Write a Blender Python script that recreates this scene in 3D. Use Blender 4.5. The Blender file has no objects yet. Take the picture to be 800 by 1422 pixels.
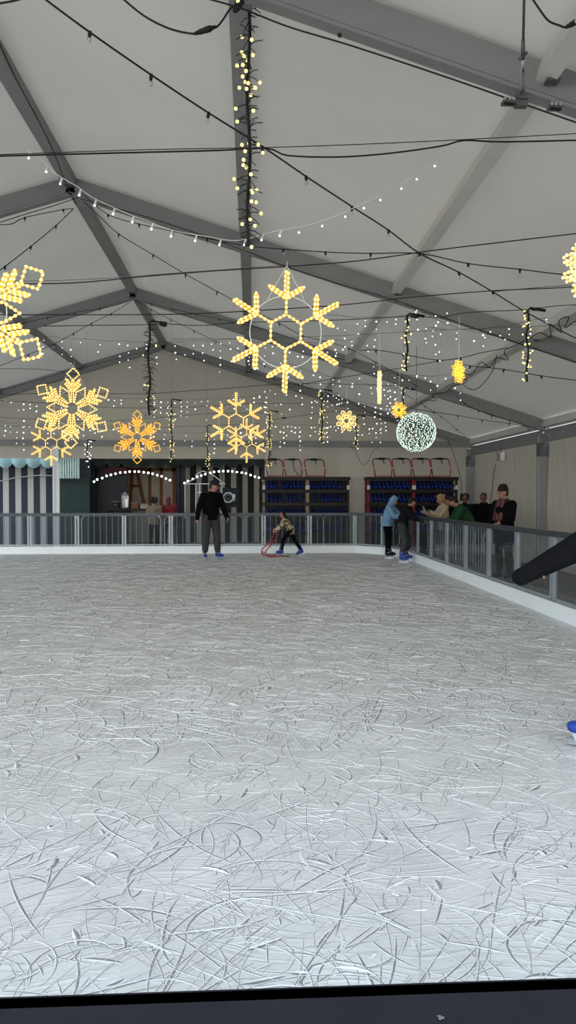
import bpy, bmesh, math, random
from mathutils import Vector, Matrix, Euler

random.seed(7)
SC = bpy.context.scene
COL = SC.collection
PI = math.pi

# ------------------------------------------------------------------ camera
F_PX = 1000.0
CAM = Vector((0, 0, 1.465))
YAW = math.atan(0.05)
PITCH = math.atan(0.021)
cd = bpy.data.cameras.new('camera')
cam = bpy.data.objects.new('camera', cd)
COL.objects.link(cam)
cd.sensor_fit = 'HORIZONTAL'
cd.sensor_width = 36.0
cd.lens = 36.0 * F_PX / 800.0
cd.clip_start = 0.02
cd.clip_end = 500
cam.location = CAM
cam.rotation_euler = (PI / 2 - PITCH, 0, -YAW)
SC.camera = cam
_F = Vector((math.sin(YAW) * math.cos(PITCH), math.cos(YAW) * math.cos(PITCH), -math.sin(PITCH)))
_R = Vector((math.cos(YAW), -math.sin(YAW), 0))
_U = _R.cross(_F)


def P(px, py, Y):
    """the point of the plane y = Y seen at a photo pixel"""
    d = _F + _R * ((px - 400) / F_PX) - _U * ((py - 711) / F_PX)
    return CAM + d * (Y / d.y)


def ground_at(px, py, z=0.0):
    d = _F + _R * ((px - 400) / F_PX) - _U * ((py - 711) / F_PX)
    return CAM + d * ((z - CAM.z) / d.z)


# ------------------------------------------------------------------ materials
def lin(c):
    return tuple((x / 255 / 12.92) if x / 255 <= 0.04045 else ((x / 255 + 0.055) / 1.055) ** 2.4 for x in c)


MATS = {}


def mat(name, rgb, rough=0.6, metal=0.0, var=0.12, scale=8.0, bump=0.0, bscale=60.0, emit=0.0, spec=0.4, stretch=None):
    """procedural principled material: noise-varied colour, optional noise bump"""
    if name in MATS:
        return MATS[name]
    m = bpy.data.materials.new(name)
    m.use_nodes = True
    nt = m.node_tree
    b = nt.nodes['Principled BSDF']
    c = lin(rgb)
    tc = nt.nodes.new('ShaderNodeTexCoord')
    src = tc.outputs['Object']
    if stretch:
        mp = nt.nodes.new('ShaderNodeMapping')
        mp.inputs['Scale'].default_value = stretch
        nt.links.new(src, mp.inputs['Vector'])
        src = mp.outputs['Vector']
    n = nt.nodes.new('ShaderNodeTexNoise')
    n.inputs['Scale'].default_value = scale
    n.inputs['Detail'].default_value = 4
    nt.links.new(src, n.inputs['Vector'])
    r = nt.nodes.new('ShaderNodeValToRGB')
    r.color_ramp.elements[0].position = 0.3
    r.color_ramp.elements[1].position = 0.7
    r.color_ramp.elements[0].color = tuple(x * (1 - var) for x in c) + (1,)
    r.color_ramp.elements[1].color = tuple(min(1, x * (1 + var)) for x in c) + (1,)
    nt.links.new(n.outputs['Fac'], r.inputs['Fac'])
    nt.links.new(r.outputs['Color'], b.inputs['Base Color'])
    b.inputs['Roughness'].default_value = rough
    b.inputs['Metallic'].default_value = metal
    b.inputs['Specular IOR Level'].default_value = spec
    if emit:
        nt.links.new(r.outputs['Color'], b.inputs['Emission Color'])
        b.inputs['Emission Strength'].default_value = emit
    if bump:
        n2 = nt.nodes.new('ShaderNodeTexNoise')
        n2.inputs['Scale'].default_value = bscale
        n2.inputs['Detail'].default_value = 3
        nt.links.new(src, n2.inputs['Vector'])
        bp = nt.nodes.new('ShaderNodeBump')
        bp.inputs['Strength'].default_value = bump
        bp.inputs['Distance'].default_value = 0.02
        nt.links.new(n2.outputs['Fac'], bp.inputs['Height'])
        nt.links.new(bp.outputs['Normal'], b.inputs['Normal'])
    MATS[name] = m
    return m


def fabric_mat(name, rgb, trans, fold=(1, 1, 1), bump=0.25, bscale=2.0):
    """tent cloth: diffuse with some translucency so the sky outside glows through it"""
    m = bpy.data.materials.new(name)
    m.use_nodes = True
    nt = m.node_tree
    nt.nodes.clear()
    out = nt.nodes.new('ShaderNodeOutputMaterial')
    mix = nt.nodes.new('ShaderNodeMixShader')
    df = nt.nodes.new('ShaderNodeBsdfDiffuse')
    tr = nt.nodes.new('ShaderNodeBsdfTranslucent')
    gl = nt.nodes.new('ShaderNodeBsdfGlossy')
    mix2 = nt.nodes.new('ShaderNodeMixShader')
    tc = nt.nodes.new('ShaderNodeTexCoord')
    mp = nt.nodes.new('ShaderNodeMapping')
    mp.inputs['Scale'].default_value = fold
    n = nt.nodes.new('ShaderNodeTexNoise')
    n.inputs['Scale'].default_value = bscale
    n.inputs['Detail'].default_value = 5
    n.inputs['Distortion'].default_value = 0.6
    n1 = nt.nodes.new('ShaderNodeTexNoise')
    n1.inputs['Scale'].default_value = 0.5
    r = nt.nodes.new('ShaderNodeValToRGB')
    c = lin(rgb)
    r.color_ramp.elements[0].position = 0.3
    r.color_ramp.elements[1].position = 0.7
    r.color_ramp.elements[0].color = tuple(x * 0.9 for x in c) + (1,)
    r.color_ramp.elements[1].color = c + (1,)
    bp = nt.nodes.new('ShaderNodeBump')
    bp.inputs['Strength'].default_value = bump
    bp.inputs['Distance'].default_value = 0.15
    L = nt.links.new
    L(tc.outputs['Object'], mp.inputs['Vector'])
    L(mp.outputs['Vector'], n.inputs['Vector'])
    L(tc.outputs['Object'], n1.inputs['Vector'])
    L(n1.outputs['Fac'], r.inputs['Fac'])
    L(n.outputs['Fac'], bp.inputs['Height'])
    for s in (df, tr, gl):
        L(bp.outputs['Normal'], s.inputs['Normal'])
    L(r.outputs['Color'], df.inputs['Color'])
    L(r.outputs['Color'], tr.inputs['Color'])
    gl.inputs['Roughness'].default_value = 0.45
    mix.inputs[0].default_value = trans
    L(df.outputs[0], mix.inputs[1])
    L(tr.outputs[0], mix.inputs[2])
    mix2.inputs[0].default_value = 0.05
    L(mix.outputs[0], mix2.inputs[1])
    L(gl.outputs[0], mix2.inputs[2])
    L(mix2.outputs[0], out.inputs['Surface'])
    MATS[name] = m
    return m


def glow_mat(name, rgb, strength):
    m = bpy.data.materials.new(name)
    m.use_nodes = True
    nt = m.node_tree
    b = nt.nodes['Principled BSDF']
    b.inputs['Base Color'].default_value = lin(rgb) + (1,)
    b.inputs['Roughness'].default_value = 0.4
    tc = nt.nodes.new('ShaderNodeTexCoord')
    n = nt.nodes.new('ShaderNodeTexNoise')
    n.inputs['Scale'].default_value = 40
    nt.links.new(tc.outputs['Object'], n.inputs['Vector'])
    mr = nt.nodes.new('ShaderNodeMapRange')
    mr.inputs['To Min'].default_value = strength * 0.75
    mr.inputs['To Max'].default_value = strength * 1.25
    nt.links.new(n.outputs['Fac'], mr.inputs['Value'])
    nt.links.new(mr.outputs['Result'], b.inputs['Emission Strength'])
    b.inputs['Emission Color'].default_value = lin(rgb) + (1,)
    MATS[name] = m
    return m


def clear_mat(name, tint, gloss, haze):
    """clear acrylic: transparent, fresnel reflection and a little scratched haze"""
    m = bpy.data.materials.new(name)
    m.use_nodes = True
    nt = m.node_tree
    nt.nodes.clear()
    L = nt.links.new
    out = nt.nodes.new('ShaderNodeOutputMaterial')
    t = nt.nodes.new('ShaderNodeBsdfTransparent')
    t.inputs['Color'].default_value = lin(tint) + (1,)
    g = nt.nodes.new('ShaderNodeBsdfGlossy')
    g.inputs['Roughness'].default_value = 0.04
    d = nt.nodes.new('ShaderNodeBsdfDiffuse')
    d.inputs['Color'].default_value = (0.6, 0.66, 0.7, 1)
    lw = nt.nodes.new('ShaderNodeLayerWeight')
    lw.inputs['Blend'].default_value = gloss
    m1 = nt.nodes.new('ShaderNodeMixShader')
    m2 = nt.nodes.new('ShaderNodeMixShader')
    tc = nt.nodes.new('ShaderNodeTexCoord')
    n = nt.nodes.new('ShaderNodeTexNoise')
    n.inputs['Scale'].default_value = 3
    n.inputs['Detail'].default_value = 6
    mr = nt.nodes.new('ShaderNodeMapRange')
    mr.inputs['To Min'].default_value = haze * 0.4
    mr.inputs['To Max'].default_value = haze * 1.6
    L(tc.outputs['Object'], n.inputs['Vector'])
    L(n.outputs['Fac'], mr.inputs['Value'])
    L(mr.outputs['Result'], m1.inputs[0])
    L(t.outputs[0], m1.inputs[1])
    L(d.outputs[0], m1.inputs[2])
    L(lw.outputs['Fresnel'], m2.inputs[0])
    L(m1.outputs[0], m2.inputs[1])
    L(g.outputs[0], m2.inputs[2])
    L(m2.outputs[0], out.inputs['Surface'])
    MATS[name] = m
    return m


def stripe_mat(name, a, b, period, axis=0, duty=0.5):
    m = bpy.data.materials.new(name)
    m.use_nodes = True
    nt = m.node_tree
    L = nt.links.new
    bs = nt.nodes['Principled BSDF']
    bs.inputs['Roughness'].default_value = 0.8
    tc = nt.nodes.new('ShaderNodeTexCoord')
    sp = nt.nodes.new('ShaderNodeSeparateXYZ')
    L(tc.outputs['Object'], sp.inputs[0])
    dv = nt.nodes.new('ShaderNodeMath')
    dv.operation = 'DIVIDE'
    dv.inputs[1].default_value = period
    L(sp.outputs[axis], dv.inputs[0])
    fr = nt.nodes.new('ShaderNodeMath')
    fr.operation = 'FRACT'
    L(dv.outputs[0], fr.inputs[0])
    gt = nt.nodes.new('ShaderNodeMath')
    gt.operation = 'GREATER_THAN'
    gt.inputs[1].default_value = duty
    L(fr.outputs[0], gt.inputs[0])
    mx = nt.nodes.new('ShaderNodeMix')
    mx.data_type = 'RGBA'
    L(gt.outputs[0], mx.inputs[0])
    mx.inputs[6].default_value = lin(a) + (1,)
    mx.inputs[7].default_value = lin(b) + (1,)
    L(mx.outputs[2], bs.inputs['Base Color'])
    MATS[name] = m
    return m


def ice_mat(name):
    m = bpy.data.materials.new(name)
    m.use_nodes = True
    nt = m.node_tree
    L = nt.links.new
    b = nt.nodes['Principled BSDF']
    tc = nt.nodes.new('ShaderNodeTexCoord')
    n = nt.nodes.new('ShaderNodeTexNoise')
    n.inputs['Scale'].default_value = 1.3
    n.inputs['Detail'].default_value = 7
    n.inputs['Roughness'].default_value = 0.65
    L(tc.outputs['Object'], n.inputs['Vector'])
    r = nt.nodes.new('ShaderNodeValToRGB')
    r.color_ramp.elements[0].position = 0.33
    r.color_ramp.elements[1].position = 0.68
    r.color_ramp.elements[0].color = lin((206, 206, 204)) + (1,)
    r.color_ramp.elements[1].color = lin((230, 230, 228)) + (1,)
    L(n.outputs['Fac'], r.inputs['Fac'])
    L(r.outputs['Color'], b.inputs['Base Color'])
    b.inputs['Roughness'].default_value = 0.42
    b.inputs['Specular IOR Level'].default_value = 0.2
    # fine hairline scratches: stretched, warped noise in several directions
    prev = None
    for k, (rot, sc) in enumerate(((0.35, 1.0), (1.15, 1.2), (-0.5, 0.9), (2.1, 1.1))):
        wn = nt.nodes.new('ShaderNodeTexNoise')
        wn.inputs['Scale'].default_value = 0.9
        L(tc.outputs['Object'], wn.inputs['Vector'])
        add = nt.nodes.new('ShaderNodeVectorMath')
        add.operation = 'MULTIPLY_ADD'
        add.inputs[1].default_value = (0.9, 0.9, 0)
        L(wn.outputs['Color'], add.inputs[0])
        L(tc.outputs['Object'], add.inputs[2])
        mp = nt.nodes.new('ShaderNodeMapping')
        mp.inputs['Rotation'].default_value = (0, 0, rot)
        mp.inputs['Scale'].default_value = (2.2 * sc, 38 * sc, 1)
        mp.inputs['Location'].default_value = (k * 3.1, k * 7.7, 0)
        L(add.outputs[0], mp.inputs['Vector'])
        nn = nt.nodes.new('ShaderNodeTexNoise')
        nn.inputs['Scale'].default_value = 1.0
        nn.inputs['Detail'].default_value = 3
        L(mp.outputs['Vector'], nn.inputs['Vector'])
        rr = nt.nodes.new('ShaderNodeMapRange')
        rr.inputs['From Min'].default_value = 0.58
        rr.inputs['From Max'].default_value = 0.72
        L(nn.outputs['Fac'], rr.inputs['Value'])
        if prev is None:
            prev = rr.outputs[0]
        else:
            mx = nt.nodes.new('ShaderNodeMath')
            mx.operation = 'MAXIMUM'
            L(prev, mx.inputs[0])
            L(rr.outputs[0], mx.inputs[1])
            prev = mx.outputs[0]
    fn = nt.nodes.new('ShaderNodeTexNoise')
    fn.inputs['Scale'].default_value = 35
    fn.inputs['Detail'].default_value = 4
    L(tc.outputs['Object'], fn.inputs['Vector'])
    s = nt.nodes.new('ShaderNodeMath')
    s.operation = 'MULTIPLY_ADD'
    s.inputs[1].default_value = 0.35
    L(fn.outputs['Fac'], s.inputs[0])
    L(prev, s.inputs[2])
    bp = nt.nodes.new('ShaderNodeBump')
    bp.inputs['Strength'].default_value = 0.28
    bp.inputs['Distance'].default_value = 0.012
    L(s.outputs[0], bp.inputs['Height'])
    L(bp.outputs['Normal'], b.inputs['Normal'])
    MATS[name] = m
    return m


def leopard_mat(name):
    m = bpy.data.materials.new(name)
    m.use_nodes = True
    nt = m.node_tree
    L = nt.links.new
    b = nt.nodes['Principled BSDF']
    b.inputs['Roughness'].default_value = 0.9
    tc = nt.nodes.new('ShaderNodeTexCoord')
    v = nt.nodes.new('ShaderNodeTexVoronoi')
    v.inputs['Scale'].default_value = 22
    L(tc.outputs['Object'], v.inputs['Vector'])
    r = nt.nodes.new('ShaderNodeValToRGB')
    e = r.color_ramp.elements
    e[0].position, e[0].color = 0.0, lin((120, 95, 60)) + (1,)
    e[1].position, e[1].color = 0.62, lin((205, 185, 150)) + (1,)
    for p, c in ((0.25, (35, 28, 22)), (0.42, (40, 30, 24)), (0.5, (190, 165, 120))):
        q = e.new(p)
        q.color = lin(c) + (1,)
    L(v.outputs['Distance'], r.inputs['Fac'])
    L(r.outputs['Color'], b.inputs['Base Color'])
    MATS[name] = m
    return m


M_ROOF = fabric_mat('roof_fabric', (218, 211, 200), 0.08, (1, 0.35, 1), 0.22, 1.6)
M_WALL = fabric_mat('wall_fabric', (196, 188, 172), 0.05, (1, 2.2, 0.35), 0.5, 1.1)
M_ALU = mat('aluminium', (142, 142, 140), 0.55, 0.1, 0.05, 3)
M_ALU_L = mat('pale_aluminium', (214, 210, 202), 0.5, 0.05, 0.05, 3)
M_ALU_D = mat('dark_bracket_steel', (98, 98, 98), 0.5, 0.3, 0.1, 12)
M_ICE = ice_mat('scratched_ice')
M_SNOW = mat('ice_shavings', (221, 221, 219), 0.6, 0, 0.06, 30, 0.4, 90)
M_GROOVE_SHADE = mat('blade_groove_shade', (138, 139, 140), 0.35, 0, 0.1, 30)  # dark colour paints the shade of a cut on a flat strip
M_CONC = mat('concrete', (118, 114, 110), 0.85, 0, 0.18, 1.5, 0.3, 30)
M_KICK = mat('white_kickboard', (246, 250, 250), 0.4, 0, 0.03, 2)
M_POST = mat('fence_steel', (158, 166, 170), 0.4, 0.4, 0.08, 10)
M_RAIL = mat('fence_top_rail', (78, 82, 86), 0.4, 0.5, 0.08, 10)
M_RAILB = mat('black_rail', (22, 25, 33), 0.55, 0, 0.15, 20)
M_ACR = clear_mat('clear_acrylic', (216, 222, 226), 0.12, 0.055)
M_GALV = mat('galvanised_tube', (168, 172, 176), 0.35, 0.75, 0.1, 20)
M_BLACK = mat('black_rubber_cable', (16, 16, 17), 0.6, 0, 0.2, 40)
M_GREYW = mat('grey_wire', (96, 96, 96), 0.5, 0.3, 0.1, 40)
M_WHITEW = mat('white_cable', (205, 203, 198), 0.5, 0, 0.05, 40)
M_BULB = clear_mat('clear_bulb_glass', (235, 235, 230), 0.35, 0.25)
M_ROPE = glow_mat('warm_rope_tube', (255, 178, 58), 0.62)
M_ROPEO = glow_mat('amber_rope_tube', (255, 160, 34), 0.62)
M_BEAD = glow_mat('warm_led', (255, 228, 148), 1.35)
M_BEADA = glow_mat('amber_led', (255, 202, 74), 1.2)
M_LEDW = glow_mat('white_led', (240, 244, 240), 2.4)
M_LEDG = glow_mat('cool_white_led', (214, 244, 222), 1.6)
M_BULBON = glow_mat('lit_white_bulb', (245, 248, 250), 3.0)
M_STEEL = mat('polished_steel', (190, 192, 195), 0.25, 0.9, 0.05, 20)


# ------------------------------------------------------------------ mesh builder
class MB:
    def __init__(self):
        self.v, self.f, self.mi, self.mats, self.cur = [], [], [], [], 0

    def use(self, m):
        if m not in self.mats:
            self.mats.append(m)
        self.cur = self.mats.index(m)
        return self

    def add(self, vs, fs):
        o = len(self.v)
        self.v.extend([tuple(x) for x in vs])
        self.f.extend([tuple(i + o for i in f) for f in fs])
        self.mi.extend([self.cur] * len(fs))
        return self

    def box(self, c, s, R=None):
        c = Vector(c)
        vs = []
        for dx in (-.5, .5):
            for dy in (-.5, .5):
                for dz in (-.5, .5):
                    p = Vector((dx * s[0], dy * s[1], dz * s[2]))
                    vs.append(c + (R @ p if R else p))
        return self.add(vs, [(0, 1, 3, 2), (4, 6, 7, 5), (0, 4, 5, 1), (2, 3, 7, 6), (0, 2, 6, 4), (1, 5, 7, 3)])

    def bar(self, a, b, w, h, up=(0, 0, 1)):
        """a box beam from a to b; the section's top edge lies on the line a-b when h<0 hangs down"""
        a, b = Vector(a), Vector(b)
        d = (b - a).normalized()
        s = d.cross(Vector(up)).normalized()
        u = s.cross(d).normalized()
        vs = []
        for p in (a, b):
            for q in ((-.5, 0), (.5, 0), (.5, 1), (-.5, 1)):
                vs.append(p + s * (q[0] * w) - u * (q[1] * h))
        return self.add(vs, [(0, 1, 2, 3), (4, 7, 6, 5), (0, 4, 5, 1), (1, 5, 6, 2), (2, 6, 7, 3), (3, 7, 4, 0)])

    def tube(self, pts, r, n=6, closed=False, caps=True):
        pts = [Vector(p) for p in pts]
        N = len(pts)
        if N < 2:
            return self
        T = []
        for i in range(N):
            if closed:
                d = pts[(i + 1) % N] - pts[i - 1]
            else:
                d = pts[min(i + 1, N - 1)] - pts[max(i - 1, 0)]
            if d.length < 1e-9:
                d = Vector((0, 0, 1))
            T.append(d.normalized())
        up = Vector((0, 0, 1)) if abs(T[0].z) < 0.9 else Vector((1, 0, 0))
        s = T[0].cross(up).normalized()
        vs = []
        rr = r if hasattr(r, '__len__') else [r] * N
        for i in range(N):
            s = (s - T[i] * s.dot(T[i]))
            if s.length < 1e-6:
                s = T[i].orthogonal()
            s.normalize()
            u = T[i].cross(s)
            for k in range(n):
                a = 2 * PI * k / n
                vs.append(pts[i] + (s * math.cos(a) + u * math.sin(a)) * rr[i])
        fs = []
        for i in range(N if closed else N - 1):
            j = (i + 1) % N
            for k in range(n):
                k2 = (k + 1) % n
                fs.append((i * n + k, i * n + k2, j * n + k2, j * n + k))
        if caps and not closed:
            fs.append(tuple(range(n - 1, -1, -1)))
            fs.append(tuple((N - 1) * n + k for k in range(n)))
        return self.add(vs, fs)

    def cyl(self, a, b, r0, r1=None, n=12):
        return self.tube([a, b], [r0, r0 if r1 is None else r1], n)

    def ball(self, c, r, lev=1, sc=(1, 1, 1)):
        vs, fs = ico(lev)
        c = Vector(c)
        return self.add([c + Vector((x[0] * r * sc[0], x[1] * r * sc[1], x[2] * r * sc[2])) for x in vs], fs)

    def lathe(self, c, prof, n=16):
        c = Vector(c)
        vs, fs = [], []
        for (r, z) in prof:
            for k in range(n):
                a = 2 * PI * k / n
                vs.append(c + Vector((r * math.cos(a), r * math.sin(a), z)))
        for i in range(len(prof) - 1):
            for k in range(n):
                k2 = (k + 1) % n
                fs.append((i * n + k, i * n + k2, (i + 1) * n + k2, (i + 1) * n + k))
        fs.append(tuple(range(n - 1, -1, -1)))
        fs.append(tuple((len(prof) - 1) * n + k for k in range(n)))
        return self.add(vs, fs)

    def hull(self, nodes, lev=2):
        pts = []
        dirs = ico(lev)[0]
        for nd in nodes:
            c, r = Vector(nd[0]), nd[1]
            R = nd[2] if len(nd) > 2 else None
            if not hasattr(r, '__len__'):
                r = (r, r, r)
            for d in dirs:
                p = Vector((d[0] * r[0], d[1] * r[1], d[2] * r[2]))
                pts.append(c + (R @ p if R else p))
        bm = bmesh.new()
        for p in pts:
            bm.verts.new(p)
        res = bmesh.ops.convex_hull(bm, input=bm.verts)
        kill = [e for e in res['geom_interior'] + res['geom_unused'] if isinstance(e, bmesh.types.BMVert)]
        bmesh.ops.delete(bm, geom=list(set(kill)), context='VERTS')
        bmesh.ops.recalc_face_normals(bm, faces=bm.faces)
        bm.verts.index_update()
        self.add([v.co.copy() for v in bm.verts], [[v.index for v in f.verts] for f in bm.faces])
        bm.free()
        return self

    def mesh(self, name, material=None, smooth=False):
        me = bpy.data.meshes.new(name)
        me.from_pydata(self.v, [], self.f)
        ms = self.mats if self.mats else [material]
        for m in ms:
            me.materials.append(m)
        if self.mats:
            me.polygons.foreach_set('material_index', self.mi)
        if smooth:
            me.polygons.foreach_set('use_smooth', [True] * len(me.polygons))
        me.update()
        return me

    def build(self, name, material=None, parent=None, smooth=False):
        o = bpy.data.objects.new(name, self.mesh(name, material, smooth))
        COL.objects.link(o)
        if parent:
            o.parent = parent
        return o


_ICO = {}


def ico(lev):
    if lev not in _ICO:
        bm = bmesh.new()
        if lev == 0:
            vs = [(1, 0, 0), (-1, 0, 0), (0, 1, 0), (0, -1, 0), (0, 0, 1), (0, 0, -1)]
            fs = [(0, 2, 4), (2, 1, 4), (1, 3, 4), (3, 0, 4), (2, 0, 5), (1, 2, 5), (3, 1, 5), (0, 3, 5)]
            _ICO[0] = (vs, fs)
            bm.free()
            return _ICO[0]
        bmesh.ops.create_icosphere(bm, subdivisions=lev, radius=1)
        bm.verts.index_update()
        _ICO[lev] = ([tuple(v.co) for v in bm.verts], [tuple(v.index for v in f.verts) for f in bm.faces])
        bm.free()
    return _ICO[lev]


def remesh(mb, voxel, smooth=4):
    """union of overlapping closed pieces into one continuous smooth surface"""
    o = mb.build('tmp', M_STEEL)
    r = o.modifiers.new('r', 'REMESH')
    r.mode = 'VOXEL'
    r.voxel_size = voxel
    r.use_smooth_shade = True
    if smooth:
        s = o.modifiers.new('s', 'SMOOTH')
        s.iterations = smooth
        s.factor = 0.5
    dg = bpy.context.evaluated_depsgraph_get()
    me = bpy.data.meshes.new_from_object(o.evaluated_get(dg), preserve_all_data_layers=False, depsgraph=dg)
    old = o.data
    bpy.data.objects.remove(o)
    bpy.data.meshes.remove(old)
    me.materials.clear()
    me.polygons.foreach_set('material_index', [0] * len(me.polygons))
    me.polygons.foreach_set('use_smooth', [True] * len(me.polygons))
    return me


def link(name, me, m, parent=None):
    me.name = name
    if m is not None:
        me.materials.clear()
        me.materials.append(m)
    o = bpy.data.objects.new(name, me)
    COL.objects.link(o)
    if parent:
        o.parent = parent
    return o


def tag(o, label, cat, group=None, kind=None):
    o['label'] = label
    o['category'] = cat
    if group:
        o['group'] = group
    if kind:
        o['kind'] = kind
    return o


def thing(name, label, cat, loc=(0, 0, 0), rz=0.0, group=None):
    o = bpy.data.objects.new(name, None)
    o.empty_display_size = 0.1
    COL.objects.link(o)
    o.location = loc
    o.rotation_euler = (0, 0, rz)
    return tag(o, label, cat, group)


def struct(o, label, cat):
    return tag(o, label, cat, None, 'structure')


def copy_tree(o, parent=None):
    c = o.copy()
    COL.objects.link(c)
    if parent:
        c.parent = parent
    for ch in list(o.children):
        copy_tree(ch, c)
    return c


# ------------------------------------------------------------------ tent geometry
ZC = CAM.z
XR, ZR = -2.52, ZC + 4.48          # ridge line
SL = 0.31                           # roof slope
XE = 6.48                           # right eave
XL = 2 * XR - XE                    # left eave
FR = [-0.2, 5.05, 10.3, 15.55, 20.8]
YN, YG = -0.6, 20.8
YRE = YG + 0.3


def roof_z(x):
    return ZR - SL * abs(x - XR)


# roof cloth, one thin sagging sheet
mb = MB()
nx, ny = 36, 84
grid = {}
ys = [YN + (YRE - YN) * j / ny for j in range(ny + 1)]
xs = [XL + (XE - XL) * i / nx for i in range(nx + 1)]
xs[nx // 2] = XR
vs = []
for j, y in enumerate(ys):
    t = ((y + 0.2) % 5.25) / 5.25
    for i, x in enumerate(xs):
        e = abs(x - XR) / (XE - XR)
        sag = 0.05 * math.sin(PI * t) * math.sin(PI * min(1, max(0, e))) if 0 <= t <= 1 else 0
        vs.append((x, y, roof_z(x) + 0.02 - sag * 0.6))
fs = [(j * (nx + 1) + i, j * (nx + 1) + i + 1, (j + 1) * (nx + 1) + i + 1, (j + 1) * (nx + 1) + i) for j in range(ny) for i in range(nx)]
mb.add(vs, fs)
struct(mb.build('ceiling', M_ROOF, smooth=True), 'white translucent tent roof cloth sloping down from the ridge on both sides', 'tent roof')

# rafter frames
fr_word = ['behind the viewer', 'nearest over the ice, across the top', 'second from the front', 'third from the front', 'at the far gable']
for k, y in enumerate(FR):
    for side, xe in (('right', XE), ('left', XL)):
        mb = MB()
        a = Vector((XR, y, ZR - 0.02))
        b = Vector((xe, y, roof_z(xe) - 0.02))
        mb.bar(a, b, 0.10, 0.245)
        # lower lip of the box section
        dn = Vector((0, 0, -0.245))
        mb.bar(a + dn + Vector((0, 0, 0.03)), b + dn + Vector((0, 0, 0.03)), 0.115, 0.012)
        o = mb.build('ceiling_rafter', M_ALU)
        struct(o, 'grey aluminium roof rafter sloping to the %s eave, %s' % (side, fr_word[k]), 'rafter')
        # eave post
        sg = 1 if xe > 0 else -1
        mb = MB()
        mb.use(M_ALU).box((xe - sg * 0.1, y, (roof_z(xe) - 0.3 - 0.1) / 2), (0.2, 0.13, roof_z(xe) - 0.2))
        mb.use(M_ALU_L).box((xe - sg * 0.19, y - 0.03, (roof_z(xe) - 0.4) / 2), (0.03, 0.04, roof_z(xe) - 0.3))
        mb.use(M_ALU_D).box((xe - sg * 0.1, y, 2.50), (0.216, 0.15, 0.3))
        o = mb.build('wall_post', M_ALU_L)
        struct(o, 'grey tent leg under the %s eave, of the frame %s' % (side, fr_word[k]), 'tent post')
# purlins
for (x, w, h, what) in ((XR, 0.16, 0.14, 'along the ridge'), (-0.07, 0.13, 0.12, 'first right of the ridge'), (2.08, 0.13, 0.14, 'second right of the ridge'),
                        (4.10, 0.13, 0.14, 'third right of the ridge'), (XE - 0.05, 0.12, 0.17, 'at the right eave'), (-4.85, 0.13, 0.12, 'first left of the ridge'),
                        (-7.1, 0.13, 0.12, 'second left of the ridge'), (-9.3, 0.13, 0.12, 'third left of the ridge'), (XL + 0.05, 0.12, 0.17, 'at the left eave')):
    mb = MB()
    z = roof_z(x) - (0.03 if abs(x - XR) < .01 else 0.03)
    th = math.atan(SL) * (1 if x > XR + .1 else (-1 if x < XR - .1 else 0))
    for k in range(len(FR) - 1):
        a, b = Vector((x, FR[k] + 0.05, z)), Vector((x, FR[k + 1] - 0.05, z))
        up = Vector((math.sin(th), 0, math.cos(th)))
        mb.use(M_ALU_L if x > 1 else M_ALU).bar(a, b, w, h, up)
        for yy in (FR[k] + 0.10, FR[k + 1] - 0.10):
            mb.use(M_ALU_D).box((x, yy, z - h - 0.008), (w * 0.7, 0.07, 0.016))
    struct(mb.build('ceiling_purlin', M_ALU), 'grey aluminium roof purlin running the length of the tent, %s' % what, 'purlin')

# right side wall: cloth, eave beam
mb = MB()
ny, nz = 60, 8
vs = []
for j in range(ny + 1):
    y = YN + (YG - YN) * j / ny
    for i in range(nz + 1):
        z = -0.1 + 2.82 * i / nz
        vs.append((XE + 0.02 + 0.035 * math.sin(y * 2.3 + 0.6 * math.sin(z * 2)) * math.sin(PI * i / nz), y, z))
mb.add(vs, [(j * (nz + 1) + i, (j + 1) * (nz + 1) + i, (j + 1) * (nz + 1) + i + 1, j * (nz + 1) + i + 1) for j in range(ny) for i in range(nz)])
struct(mb.build('wall_right', M_WALL, smooth=True), 'off-white cloth side wall of the tent with vertical folds', 'tent wall')
mb = MB()
for k in range(len(FR) - 1):
    mb.use(M_ALU).box((XE - 0.08, (FR[k] + FR[k + 1]) / 2, 2.80), (0.05, 5.25 - 0.14, 0.27))
    for t in (0.2, 0.4, 0.6, 0.8, 0.93):
        mb.use(M_STEEL).ball((XE - 0.107, FR[k] + 5.25 * t, 2.8), 0.022, 1)
struct(mb.build('trim_1', M_ALU), 'grey eave beam with bright bolts above the right cloth wall', 'eave beam')

# far gable: cloth above, open on the left, closed on the right
XO = 0.42
mb = MB()
ZB = 2.56


def gable_pts(x0, x1, zb, n):
    vs, fs = [], []
    for i in range(n + 1):
        x = x0 + (x1 - x0) * i / n
        zt = roof_z(x)
        for j in range(7):
            vs.append((x, YG + 0.07 + 0.02 * math.sin(x * 3.1) * math.sin(PI * j / 6), zb + (zt - zb) * j / 6))
    for i in range(n):
        for j in range(6):
            fs.append((i * 7 + j, (i + 1) * 7 + j, (i + 1) * 7 + j + 1, i * 7 + j + 1))
    return vs, fs


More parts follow.
